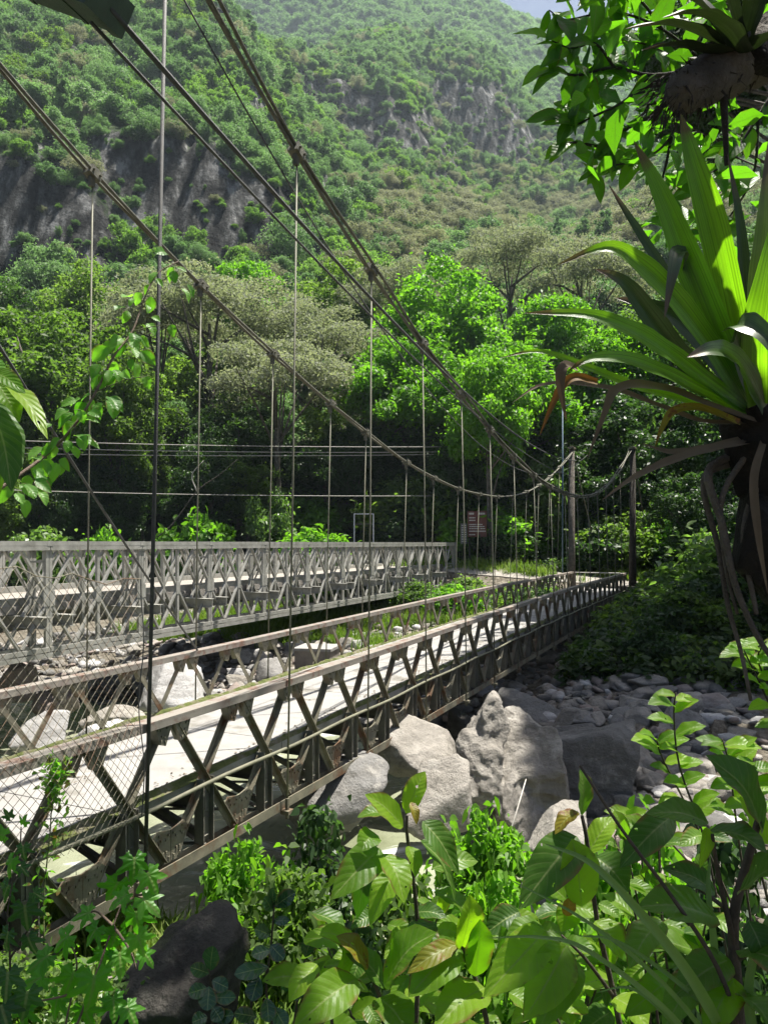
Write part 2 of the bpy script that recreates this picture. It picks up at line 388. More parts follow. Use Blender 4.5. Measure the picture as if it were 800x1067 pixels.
def rockmat(name, stops, moss=0.0, bump=.9):
    m, nt, out = newmat(name)
    b = N(nt, 'ShaderNodeBsdfPrincipled', Roughness=.88); b.inputs['Specular IOR Level'].default_value = .25
    oc = objc(nt); pos = geo_pos(nt); oi = nt.nodes.new('ShaderNodeObjectInfo')
    c = ramp(nt, math_(nt, 'ADD', noise(nt, 1.3, 7, .65, pos), math_(nt, 'MULTIPLY', math_(nt, 'SUBTRACT', oi.outputs['Random'], .5), .22)), stops)
    mp = N(nt, 'ShaderNodeMapping'); mp.inputs['Rotation'].default_value = (.4, .3, 0); mp.inputs['Scale'].default_value = (1, 1, 6); nt.links.new(pos, mp.inputs[0])
    st = ramp(nt, noise(nt, 1.6, 5, .6, mp.outputs[0]), [(.42, 1), (.55, 0)])
    c = mixc(nt, math_(nt, 'MULTIPLY', st, .35), c, (.13, .12, .105))
    pit = ramp(nt, noise(nt, 9, 6, .75, pos), [(.36, 1), (.44, 0)]); c = mixc(nt, math_(nt, 'MULTIPLY', pit, .5), c, (.08, .075, .065))
    ln = ramp(nt, noise(nt, 2.3, 6, .72, pos, .5), [(.55, 0), (.66, 1)]); c = mixc(nt, math_(nt, 'MULTIPLY', ln, .45), c, (.42, .40, .36) if not moss else (.10, .10, .085))
    sp = nt.nodes.new('ShaderNodeSeparateXYZ'); nt.links.new(pos, sp.inputs[0])
    wet = ramp(nt, math_(nt, 'ADD', sp.outputs[2], math_(nt, 'MULTIPLY', noise(nt, 1.2, 4, .6, pos), .35)), [(.30, 1), (.42, 0)]); c = mixc(nt, math_(nt, 'MULTIPLY', wet, .62), c, (.05, .048, .042))
    if moss: c = mixc(nt, ramp(nt, noise(nt, 1.1, 5, .7, pos), [(.62 - moss, 0), (.75 - moss, 1)]), c, (.06, .075, .025))
    nt.links.new(c, b.inputs['Base Color'])
    bp = N(nt, 'ShaderNodeBump', Strength=bump, Distance=.12)
    nt.links.new(math_(nt, 'ADD', noise(nt, 3.5, 9, .7, pos), math_(nt, 'MULTIPLY', noise(nt, 22, 5, .7, pos), .25)), bp.inputs['Height']); nt.links.new(bp.outputs[0], b.inputs['Normal'])
    nt.links.new(b.outputs[0], out.inputs[0]); return m
M['rock'] = rockmat('pale_river_rock', [(.25, (0.161, 0.145, 0.123)), (.45, (0.241, 0.222, 0.193)), (.62, (0.308, 0.286, 0.253)), (.8, (0.362, 0.338, 0.301))])
M['rock_pink'] = rockmat('pinkish_river_rock', [(.25, (.209, .163, .142)), (.5, (.298, .246, .216)), (.8, (.372, .320, .290))])
M['rock_grey'] = rockmat('grey_river_rock', [(.25, (.104, .102, .096)), (.5, (.176, .172, .164)), (.8, (.264, .256, .244))])
M['rock_dark'] = rockmat('dark_mossy_rock', [(.25, (.022, .02, .018)), (.5, (.05, .046, .04)), (.8, (.11, .10, .088))], .08)
M['rock_white'] = rockmat('white_river_rock', [(.25, (.312, .305, .298)), (.5, (.402, .395, .386)), (.8, (.461, .454, .446))], 0, .6)

def boulder(px, py_base, wpx, hpx, Y, seed, label, mat='rock', sub=5, depth=1.0, rz=None, tilt=(0, 0), sink=.12, group=None, lean=.5, **kw):
    """px: centre column, py_base: bottom row, width and height in photo pixels, at depth Y"""
    w = wpx / F * Y; h = hpx / F * Y
    P, Fc = rock_shape(seed, sub, **kw)
    lo, hi = P.min(0), P.max(0); P = (P - (lo + hi) / 2) / (hi - lo)
    h2 = h * (1 + sink)
    c = at(px, py_base, Y)
    V = P * np.array([w, w * depth, h2]) + np.array([0, 0, h2 / 2 - h * sink])
    V[:, 1] += V[:, 2] * lean
    if tilt != (0, 0): V = V @ np.array(Matrix.Rotation(R(tilt[0]), 3, 'X') @ Matrix.Rotation(R(tilt[1]), 3, 'Y')).T
    me = fast_mesh('boulder', V, Fc, M[mat], True)
    return tag(link('boulder', me, None, c), label, 'boulder', group)

def big_boulder():
    """the tall pale boulder with an overhanging neck on its left"""
    Y = 12.0; r = 77
    parts = []
    def lump(x0, x1, y0, y1, yd, dep, seed, planes=12, rough=.1):
        P, Fc = rock_shape(seed, 5, planes, rough)
        lo, hi = P.min(0), P.max(0); P = (P - (lo + hi) / 2) / (hi - lo)
        c = at((x0 + x1) / 2, (y0 + y1) / 2, Y + yd); s = Vector(((x1 - x0) / F * Y, dep, (y1 - y0) / F * Y))
        return P * np.array(s) + np.array(c), Fc
    V = []; Fs = []; o = 0
    for a in ((488, 592, 752, 890, .5, 2.0, 14), (515, 588, 744, 830, .8, 1.6, 19), (494, 537, 731, 806, .1, .9, 23), (476, 530, 766, 845, .05, 1.0, 29), (465, 518, 794, 858, .0, 1.0, 35), (510, 582, 800, 900, .15, 1.5, 41)):
        P, Fc = lump(*a); V.append(P); Fs.append(Fc + o); o += len(P)
    V = np.concatenate(V); Fc = np.concatenate(Fs)
    me = fast_mesh('tmp', V, Fc)
    ob = bpy.data.objects.new('boulder', me); COL.objects.link(ob)
    md = ob.modifiers.new('r', 'REMESH'); md.mode = 'VOXEL'; md.voxel_size = .028
    ms_ = ob.modifiers.new('s', 'SMOOTH'); ms_.factor = .5; ms_.iterations = 3
    dg = bpy.context.evaluated_depsgraph_get(); me2 = bpy.data.meshes.new_from_object(ob.evaluated_get(dg))
    ob.modifiers.clear(); ob.data = me2
    n = len(me2.vertices); co = np.empty(n * 3, np.float32); me2.vertices.foreach_get('co', co); co = co.reshape(-1, 3)
    no = np.empty(n * 3, np.float32); me2.vertices.foreach_get('normal', no); no = no.reshape(-1, 3)
    d = fbm(co * 1.5, 4, 71) * .10 + np.abs(fbm(co * 3.3, 4, 75)) * -.13 + fbm(co * 9, 3, 78) * .018
    base = np.array(at(520, 885, Y)); co = co + no * d[:, None] - base; co[:, 1] += co[:, 2] * .45
    me2.vertices.foreach_set('co', co.ravel()); me2.polygons.foreach_set('use_smooth', np.ones(len(me2.polygons), bool))
    me2.materials.clear(); me2.materials.append(M['rock']); me2.update()
    ob.location = base
    tag(ob, 'tallest pale boulder right of the footbridge, with a narrow overhanging neck on its left', 'boulder')
big_boulder()
boulder(614, 880, 118, 122, 12.9, 51, 'broad dark grey flat-faced boulder joined to the right of the tall pale boulder', 'rock_grey', 6, depth=.9, planes=12, rough=.17)
boulder(430, 800, 100, 56, 13.2, 12, 'rounded pale boulder tucked under the lower edge of the footbridge', 'rock', depth=.9)
boulder(350, 858, 112, 66, 11.4, 8, 'wide smooth grey boulder at the water\'s edge under the footbridge', 'rock_grey', depth=.8, planes=10)
boulder(457, 868, 72, 74, 11.6, 63, 'near-white boulder below the footbridge, left of the tall overhanging one', 'rock', depth=.9)
boulder(548, 752, 86, 32, 18.5, 22, 'long dark grey slab lying behind the tall pale boulder', 'rock_grey', depth=.7, planes=8)
boulder(603, 792, 78, 36, 16.4, 27, 'flat layered brown-grey slab on the shaded river bed', 'rock_grey', depth=.7, planes=7)
boulder(650, 832, 54, 60, 14.2, 33, 'upright dark boulder at the right end of the shaded rocks', 'rock_grey', depth=.9)
boulder(585, 905, 70, 58, 9.6, 37, 'pale rounded boulder with a dark stripe rising behind the big-leaved shrub', 'rock', depth=.9)
boulder(521, 892, 36, 26, 10.3, 39, 'small cream stone at the foot of the tall pale boulder', 'rock', 4)
boulder(488, 790, 44, 46, 17.0, 43, 'dark wedge-shaped boulder in the gap behind the tall pale one', 'rock_dark', 4)
boulder(181, 747, 76, 60, 19.5, 45, 'largest white boulder on the rubble beyond the footbridge', 'rock_white', depth=.8)
boulder(13, 728, 46, 36, 19.0, 46, 'pinkish angular boulder at the left edge under the steel road bridge', 'rock_pink', depth=.9)
boulder(284, 716, 38, 28, 24.0, 47, 'rounded brown-grey boulder beside the concrete block', 'rock_grey', 4)
boulder(105, 795, 80, 40, 15.8, 48, 'white slab by the water seen through the near end of the footbridge railing', 'rock_white', depth=.7, planes=8)
boulder(38, 780, 58, 36, 16.6, 49, 'white slab lowest at the left edge of the rubble', 'rock_white', depth=.8, planes=8)
boulder(120, 765, 66, 26, 17.6, 50, 'pale flat slab behind the white slab by the water', 'rock', depth=.8, planes=8)
boulder(55, 748, 46, 28, 18.6, 53, 'pinkish flat rock in the middle of the left rubble', 'rock_pink', depth=.9, planes=9)
boulder(702, 800, 40, 44, 15.8, 54, 'pale upright rock in a patch of sun at the right of the river bed', 'rock', 4)
boulder(188, 1095, 140, 142, 4.6, 66, 'large dark mossy boulder in the foreground below the near end of the footbridge', 'rock_dark', depth=1.1, planes=9, rough=.16, sharp=14, lean=.1)
boulder(668, 748, 40, 24, 19.5, 56, 'grey rock lit at its top near the foot of the far bank', 'rock_grey', 4)
boulder(722, 760, 40, 36, 18.0, 57, 'light grey boulder by the small bright shrub at the right', 'rock', 4)

_protos = {}
def rocks():
    r = np.random.RandomState(5)
    kinds = [('rock', 101), ('rock_white', 102), ('rock_grey', 103), ('rock', 104), ('rock_pink', 105), ('rock_grey', 106), ('rock_white', 107)]
    pm = []
    for m_, sd in kinds:
        P, Fc = rock_shape(sd, 4, 15, .09, 40, (.45, .85)); lo, hi = P.min(0), P.max(0); P = (P - (lo + hi) / 2) / (hi - lo) * 2 * .8
        pm.append(fast_mesh('river_rock', P, Fc, M[m_], False))
    zones = [  # s0 s1 w0 w1 count size label sunny
        (19.5, 31, 1.5, 15, 105, (.22, .62), 'angular pale rock in the sunlit rubble between the two bridges', 'rocks of the sunlit rubble'),
        (12.2, 24.5, -12, -1.6, 130, (.18, .6), 'grey rock in the shaded rubble right of the footbridge', 'rocks of the shaded rubble')]
    for s0, s1, w0, w1, n, sz, lab, grp in zones:
        k = 0
        while k < n:
            s = r.uniform(s0, s1); w = r.uniform(w0, w1); p = bw(s, w); z = gz(p.x, p.y)
            if z < -.15: continue
            px = CX + F * p.x / p.y
            if px > 770 or px < -20: continue
            a = sz[0] * (sz[1] / sz[0]) ** (r.rand() ** 1.5)
            o = link('river_rock', pm[r.randint(len(pm))] if w > 0 else pm[[0, 2, 3, 0, 2, 4][r.randint(6)]], None, (p.x, p.y, z + a * .25), (r.uniform(-.5, .5), r.uniform(-.5, .5), r.uniform(0, 6.3)), (a * r.uniform(.8, 1.3), a * r.uniform(.8, 1.2), a * r.uniform(.5, .85)))
            tag(o, lab, 'rock', grp); k += 1
rocks()
# ------------------------------------------------------------------ scattering stuff nobody could count
def scatter(name, pts, sc_, rot, idx, meshes, mat_note=None):
    lib = bpy.data.collections.new(name + '_kinds')
    for i, me in enumerate(meshes):
        lib.objects.link(bpy.data.objects.new('%s_kind_%02d' % (name, i), me))
    me = bpy.data.meshes.new(name); n = len(pts)
    me.vertices.add(n); me.vertices.foreach_set('co', np.asarray(pts, np.float32).ravel())
    sc_ = np.asarray(sc_, np.float32)
    if sc_.ndim == 1: sc_ = np.repeat(sc_[:, None], 3, 1)
    for nm, ty, d, key in (('sc', 'FLOAT_VECTOR', sc_, 'vector'), ('ro', 'FLOAT_VECTOR', np.asarray(rot, np.float32), 'vector'), ('ix', 'INT', np.asarray(idx, np.int32), 'value')):
        me.attributes.new(nm, ty, 'POINT').data.foreach_set(key, d.ravel())
    o = link(name, me)
    ng = bpy.data.node_groups.new(name, 'GeometryNodeTree')
    ng.interface.new_socket('Geometry', in_out='INPUT', socket_type='NodeSocketGeometry')
    ng.interface.new_socket('Geometry', in_out='OUTPUT', socket_type='NodeSocketGeometry')
    gi = ng.nodes.new('NodeGroupInput'); go = ng.nodes.new('NodeGroupOutput')
    iop = ng.nodes.new('GeometryNodeInstanceOnPoints'); ci = ng.nodes.new('GeometryNodeCollectionInfo')
    ci.inputs['Collection'].default_value = lib; ci.inputs['Separate Children'].default_value = True; ci.inputs['Reset Children'].default_value = True
    iop.inputs['Pick Instance'].default_value = True
    def attr(nm, ty):
        a = ng.nodes.new('GeometryNodeInputNamedAttribute'); a.data_type = ty; a.inputs['Name'].default_value = nm; return a.outputs['Attribute']
    L = ng.links.new
    L(gi.outputs[0], iop.inputs['Points']); L(ci.outputs[0], iop.inputs['Instance'])
    L(attr('ix', 'INT'), iop.inputs['Instance Index']); L(attr('sc', 'FLOAT_VECTOR'), iop.inputs['Scale']); L(attr('ro', 'FLOAT_VECTOR'), iop.inputs['Rotation'])
    L(iop.outputs[0], go.inputs[0])
    md = o.modifiers.new('scatter', 'NODES'); md.node_group = ng
    return tag(o, kind='stuff')

def stones():
    r = np.random.RandomState(8); pts = []; scl = []; rot = []; idx = []
    ms = [fast_mesh('stone', rock_shape(200 + i, 2, 12, .08, 40, (.45, .9))[0], rock_shape(200 + i, 2, 12, .08, 40, (.45, .9))[1], M[['rock', 'rock_grey', 'rock', 'rock_white', 'rock_grey', 'rock_pink'][i]]) for i in range(6)]
    S = np.concatenate([r.uniform(18.5, 40, 5200), r.uniform(12, 42, 6500), r.uniform(6, 10, 350)])
    W = np.concatenate([r.uniform(-2, 22, 5200), r.uniform(-16, -.5, 6500), r.uniform(-4, 8, 350)])
    X = -6 + S * SN - W * CS; Y = S * CS + W * SN; Z = ground(X, Y)
    u = X / Y; k = (Z > -.2) & (u > -.56) & (u < .5)
    X, Y, Z = X[k], Y[k], Z[k]; n = len(X)
    a = .06 * (5.5 ** (r.rand(n) ** 1.4))
    S3 = np.stack([a * r.uniform(.8, 1.4, n), a * r.uniform(.8, 1.3, n), a * r.uniform(.45, .9, n)], -1)
    scatter('river_stones', np.stack([X, Y, Z + a * .2], -1), S3, np.stack([r.uniform(-.4, .4, n), r.uniform(-.4, .4, n), r.uniform(0, 6.28, n)], -1), r.randint(0, 6, n), ms)
stones()

# ------------------------------------------------------------------ the footbridge
# bridge frame: local x runs along it, local y towards the far truss, z up; root on the near truss line abreast of the viewer
FB = thing('footbridge', 'narrow suspension footbridge with pale concrete deck and low steel lattice railings', 'bridge', (-6, 0, 0), math.pi / 2 - TH)
WB = 2.72                                    # between the truss planes
DEP = 1.6                                    # truss depth
def zr(s):
    """top of the railing above the water along the sagging bridge"""
    return E + float(np.interp(s * CS, [0, 4, 8, 10.5, 12.8, 15, 17.5, 22, 27, 36, 41], [-1.80, -1.80, -1.79, -1.77, -1.74, -1.70, -1.66, -1.585, -1.53, -1.50, -1.49]))
def part(name, mb, mat, parent=FB, smooth=False, **kw): return link(name, mb.mesh(name, M[mat], smooth), parent, **kw)
ND = 1.18; S0 = 7.686
NODES = [S0 + ND * k for k in range(-4, 31)]
SE = NODES[-1] + .3; SB = NODES[0] - .8
SS = np.arange(SB, SE + .01, .5)

def footbridge():
    # deck slab with a thin lip on both sides
    d = MB()
    for q, (a, b) in enumerate(zip(SS[:-1], SS[1:])):
        if q % 6 == 0: a += .008                                  # open joint between two slabs
        if q % 6 == 5: b -= .008
        za, zb = zr(a) - .83, zr(b) - .83
        V = [(a, .10, za - .13), (b, .10, zb - .13), (b, WB - .1, zb - .13), (a, WB - .1, za - .13), (a, .10, za), (b, .10, zb), (b, WB - .1, zb), (a, WB - .1, za)]
        d.add(V, [(3, 2, 1, 0), (4, 5, 6, 7), (0, 1, 5, 4), (2, 3, 7, 6)] + ([(0, 4, 7, 3)] if q % 6 == 0 else []) + ([(1, 2, 6, 5)] if q % 6 == 5 else []))
    part('deck', d, 'concrete')
    # moss and litter along both edges of the slab
    for yy, sd, wd in ((.12, 1, .085), (WB - .12, 2, .08)):
        q = np.arange(SB, SE - 6, .035); t = np.linspace(-1, 1, 9)
        Q, T = np.meshgrid(q, t, indexing='ij')
        wn = wd * (.55 + .8 * np.clip(fbm(np.stack([Q * .8, Q * 0 + sd * 9, Q * 0], -1), 3, 55) + .25, -.45, 1.3))
        hh = (1 - T ** 2) * (.035 + .05 * (fbm(np.stack([Q * 4, T * 2 + sd * 5, Q * 0], -1), 4, 57) + .35)) - .012
        ZZ = np.array([zr(x) for x in q])[:, None] - .83 + hh
        V = np.stack([Q, yy + T * wn * (1 if sd == 1 else 1), ZZ], -1).reshape(-1, 3)
        n, k = Q.shape; i = (np.arange(n - 1)[:, None] * k + np.arange(k - 1)[None]).ravel()
        link('moss_edge', fast_mesh('moss_edge', V, np.stack([i, i + k, i + k + 1, i + 1], -1), M['moss'], True), FB)
    # fallen leaves gathered along the edges of the slab
    r = np.random.RandomState(19); V = []; Fc = []
    for k in range(900):
        x = r.uniform(SB, SE - 12); yy = (.12 + abs(r.normal()) * .16) if r.rand() < .6 else (WB - .14 - abs(r.normal()) * .12) if r.rand() < .7 else r.uniform(.2, WB - .2)
        a = r.uniform(0, 6.28); l = r.uniform(.015, .04); z = zr(x) - .83 + .006 + r.rand() * .012; c_, s_ = math.cos(a) * l, math.sin(a) * l; n0 = len(V)
        V += [(x - c_, yy - s_, z), (x - s_ * .45, yy + c_ * .45, z + r.rand() * .012), (x + c_, yy + s_, z), (x + s_ * .45, yy - c_ * .45, z + r.rand() * .012)]; Fc.append((n0, n0 + 1, n0 + 2, n0 + 3))
    tag(link('leaf_litter', fast_mesh('leaf_litter', V, Fc, M['dry']), FB), kind='stuff')
    for near in (True, False):
        y = 0.0 if near else WB; o = -1 if near else 1
        # railing: flat channel with turned-down flanges
        c = MB()
        for a, b in zip(SS[:-1], SS[1:]):
            c.beam((a, y, zr(a) - .012), (b, y, zr(b) - .012), .17, .022)
            for f in (-.078, .078): c.beam((a, y + f, zr(a) - .055), (b, y + f, zr(b) - .055), .012, .066)
        part('top_rail', c, 'rail')
        c = MB()
        for a, b in zip(SS[:-1], SS[1:]):
            za, zb = zr(a) - DEP, zr(b) - DEP
            for f in (-.06, .06): c.beam((a, y + f, za), (b, y + f, zb), .014, .12)
            c.beam((a, y, za - .054), (b, y, zb - .054), .106, .012)
        part('bottom_chord', c, 'steel')
        # slim pipe clamped along the outer edge of the deck
        if near:
            c = MB(); c.tube([(a, -.1, zr(a) - .86 + .012 * math.sin(a * 2.1)) for a in SS], .023, 8); part('edge_pipe', c, 'hanger', smooth=True)
        # lattice panels: two crossed angle bars with gussets, all sharing one mesh
        p = MB()
        for top, bot in ((-1, 1), (1, -1)):
            dy = .025 * top
            A = Vector((top * ND / 2 - top * .06, dy, -.09)); B = Vector((bot * ND / 2 - bot * .1, dy, -DEP + .09))
            p.beam(A, B, .012, .075, (0, 1, 0)); t = (B - A).normalized(); nn = Vector((t.z, 0, -t.x)) * (.036 if t.z * 1 else 0)
            p.beam(A + nn + Vector((0, .03 * o * -1, 0)), B + nn + Vector((0, .03 * o * -1, 0)), .06, .012, (0, 1, 0))
        gs = []
        for sx in (-1, 1):
            x0 = sx * ND / 2
            for poly, th in (([(x0 - sx * .015, 0, -.03), (x0 - sx * .30, 0, -.03), (x0 - sx * .27, 0, -.10), (x0 - sx * .21, 0, -.27), (x0 - sx * .12, 0, -.30), (x0 - sx * .015, 0, -.08)], .10),
                             ([(x0 - sx * .002, 0, -DEP + .06), (x0 - sx * .13, 0, -DEP + .06), (x0 - sx * .27, 0, -DEP + .36), (x0 - sx * .2, 0, -DEP + .43), (x0 - sx * .002, 0, -DEP + .39)], .016)):
                g = MB(); c = sum((Vector(q) for q in poly), Vector()) / len(poly)
                for h in (g, p):
                    h.prism(poly, (0, 1, 0), th) if h is g or th < 1 else None
                for q in poly:
                    for f in (.72, .38):
                        v = c.lerp(Vector(q), f); g.box((v.x, 0, v.z), (.022, th + .024, .022))
                gs.append(g)
        n0 = len(p.v)
        pm_far = p.mesh('lattice_panel', M['steel'])
        k8 = 8 * 0
        p2 = MB()
        for top, bot in ((-1, 1), (1, -1)):
            A = Vector((top * ND / 2 - top * .06, .025 * top, -.09)); B = Vector((bot * ND / 2 - bot * .1, .025 * top, -DEP + .09))
            p2.beam(A, B, .012, .075, (0, 1, 0)); t = (B - A).normalized(); nn = Vector((t.z, 0, -t.x)) * .036
            p2.beam(A + nn + Vector((0, -.03 * o, 0)), B + nn + Vector((0, -.03 * o, 0)), .06, .012, (0, 1, 0))
        pm = p2.mesh('lattice_panel', M['steel']); gms = [g.mesh('gusset_plate', M['steel']) for g in gs]
        for n_, (a, b) in enumerate(zip(NODES[:-1], NODES[1:])):
            m = (a + b) / 2; an = -math.atan2(zr(b) - zr(a), b - a); close = 2 <= n_ < 13
            q = link('lattice_panel', pm if close else pm_far, FB, (m, y, (zr(a) + zr(b)) / 2), (0, an, 0))
            if close:
                for gm in gms: link('gusset_plate', gm, q)
    # cross frames under the deck at every crossing
    f = MB()
    for y in (.02, WB - .02):
        for dx in (-.085, .085): f.box((dx, y, -1.19), (.014, .13, .72))
        f.box((0, y, -1.19), (.16, .012, .70))
    f.box((0, WB / 2, -1.20), (.10, WB, .014)); f.box((0, WB / 2, -1.08), (.012, WB, .23)); f.box((0, WB / 2, -.962), (.10, WB, .014))
    for sy in (-1, 1):
        f.beam((0, WB / 2 + sy * WB / 2, -1.5), (0, WB / 2 + sy * .45, -1.2), .07, .06)
        f.beam((0, WB / 2 + sy * .55, -1.2), (0, WB / 2 + sy * .95, -.97), .06, .05)
    f.beam((0, .0, -DEP + .02), (ND, WB, -DEP + .02), .07, .012); f.beam((0, WB, -DEP + .04), (ND, 0, -DEP + .04), .07, .012)
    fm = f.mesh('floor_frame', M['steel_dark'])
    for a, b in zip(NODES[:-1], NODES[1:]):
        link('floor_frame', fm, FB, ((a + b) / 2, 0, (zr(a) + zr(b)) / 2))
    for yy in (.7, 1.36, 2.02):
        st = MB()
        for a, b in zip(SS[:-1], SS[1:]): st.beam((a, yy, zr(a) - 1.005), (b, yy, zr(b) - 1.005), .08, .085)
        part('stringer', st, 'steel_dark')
footbridge()

# main cables: heights read off the photograph, one curve for both sides
CY = [4.2, 5.5, 7, 8.68, 9.3, 10.5, 12.5, 14.5, 16.5, 19, 20.5, 22.3, 24.2, 27.9, 31, 33.8, 36.4, 38.5, 40.6]
CH = [9.35, 8.2, 7.1, 6.12, 5.68, 5.1, 4.35, 3.63, 3.1, 2.45, 2.12, 1.87, 1.68, 1.65, 1.94, 2.5, 3.3, 4.05, 4.9]
def czs(s): return E + float(np.interp(s * CS, CY, CH))
_s = np.linspace(CY[0] / CS, CY[-1] / CS, 120)
_z = np.array([czs(x) for x in _s]);
for _ in range(30): _z[1:-1] = (_z[:-2] + 2 * _z[1:-1] + _z[2:]) / 4
def cz(s, y=0): return float(np.interp(s + y * SN / CS, _s, _z))
def cables():
    for y in (0, WB):
        off = ((-.045, .03), (.045, .03), (0, -.04)) if y == 0 else ((-.03, 0), (.03, 0))
        for dy, dz in off:
            c = MB(); c.tube([(s, y + dy * (1 + .6 * math.sin(s * 1.4 + dz * 40)), cz(s, y) + dz) for s in _s - y * SN / CS], .026, 6)
            link('main_cable', c.mesh('main_cable', M['cable'], True), FB)
    # hangers: bottom and top positions along the bridge
    near = [(7.56, 7.98), (9.9, 10.31), (12.0, 12.37), (14.22, 14.33), (16.27, 16.3), (18.1, 18.12)] + [20 + 1.9 * k for k in range(10)]
    far = [(10.62, 10.62), (12.74, 12.74), (14.69, 14.69), (16.74, 16.74), (18.3, 18.3), (20.5, 20.5)] + [22.3 + 1.9 * k for k in range(9)]
    for y, L in ((0, near), (WB, far)):
        oy = y + (-.13 if y == 0 else .13)
        for h in L:
            a, b = h if isinstance(h, tuple) else (h, h)
            a = (a - y * SN) / CS; b = (b - y * SN) / CS
            m = MB(); zt = cz(b, y) - .03
            r_ = .0135
            if y == 0 and a < 9: m.tube([(a, oy, zr(a) - DEP - .06), ((a + b) / 2, oy * .6, (zr(a) - DEP + zt) / 2), (b, y, zt)], .022, 6)
            else: m.tube([(a, oy, zr(a) - DEP - .06), ((a + b) / 2, oy * .6 + y * .4, (zr(a) - DEP + zt) / 2), (b, y, zt)], r_, 6)
            o = link('hanger', m.mesh('hanger', M['cable_dark' if (y == 0 and a < 9) else 'hanger'], True), FB)
            k = MB(); t = Vector((b + .2, 0, cz(b + .2, y))) - Vector((b - .2, 0, cz(b - .2, y))); t.normalize()
            C = Vector((b, y, cz(b, y)))
            k.beam(C - t * .1, C + t * .1, .15, .13); k.beam(C - t * .03 + Vector((0, 0, -.02)), C - t * .03 + Vector((0, 0, -.2)), .07, .06, (0, 1, 0))
            for q in (-.06, .06): k.tube([C + t * q + Vector((0, -.11, 0)), C + t * q + Vector((0, .11, 0))], .018, 6)
            link('clamp', k.mesh('clamp', M['cable']), o)
            e = MB(); e.box((a, oy, zr(a) - DEP - .07), (.12, .12, .05)); e.tube([(a, oy, zr(a) - DEP - .16), (a, oy, zr(a) - DEP + .1)], .028, 6)
            link('rod_end', e.mesh('rod_end', M['steel']), o)
    # posts of the far end
    for y, px in ((WB + .1, 600), (-.1, 655)):
        s = (40.6 - y * SN) / CS; m = MB(); z0 = gz(*bw(s, y)[:2]) - .4
        m.tube([(s, y, z0), (s, y, z0 + 2.5), (s, y, cz(s, y) + .1)], [.22, .18, .15], 10)
        o = link('cable_post', m.mesh('cable_post', M['bark_dark' if y < 0 else 'bark'], True), FB)
        k = MB(); k.box((s, y, cz(s, y) + .13), (.5, .34, .09)); k.box((s, y, cz(s, y) + .2), (.3, .14, .08)); link('saddle', k.mesh('saddle', M['steel']), o)
        # cable running on to its anchorage
        m = MB(); m.tube([(s, y, cz(s, y) + .1), (s + 9, y, gz(*bw(s + 9, y)[:2]) + .1)], .03, 6); link('back_stay', m.mesh('back_stay', M['cable'], True), FB)
    # landing with a light bar rail across the far end
    s = 43.2; m = MB(); zz = zr(s) - .83
    part('landing', _landing(s), 'old_concrete')
    for y in (WB / 2,):
        m = MB()
        for k in range(11): m.tube([(SE + .1, .1 + k * .25, zr(SE) - .85), (SE + .1, .1 + k * .25, zr(SE) - .05)], .014, 5)
        m.tube([(SE + .1, .05, zr(SE) - .05), (SE + .1, WB - .05, zr(SE) - .05)], .025, 6)
        link('end_rail', m.mesh('end_rail', M['galv']), FB)
def _landing(s):
    m = MB(); z = zr(s) - .86
    m.box((SE + .55, WB / 2, z - .9), (1.1, WB + 1.2, 1.75)); m.box((SE + .9, WB / 2, z + .05), (.5, WB + .6, .1)); return m
cables()

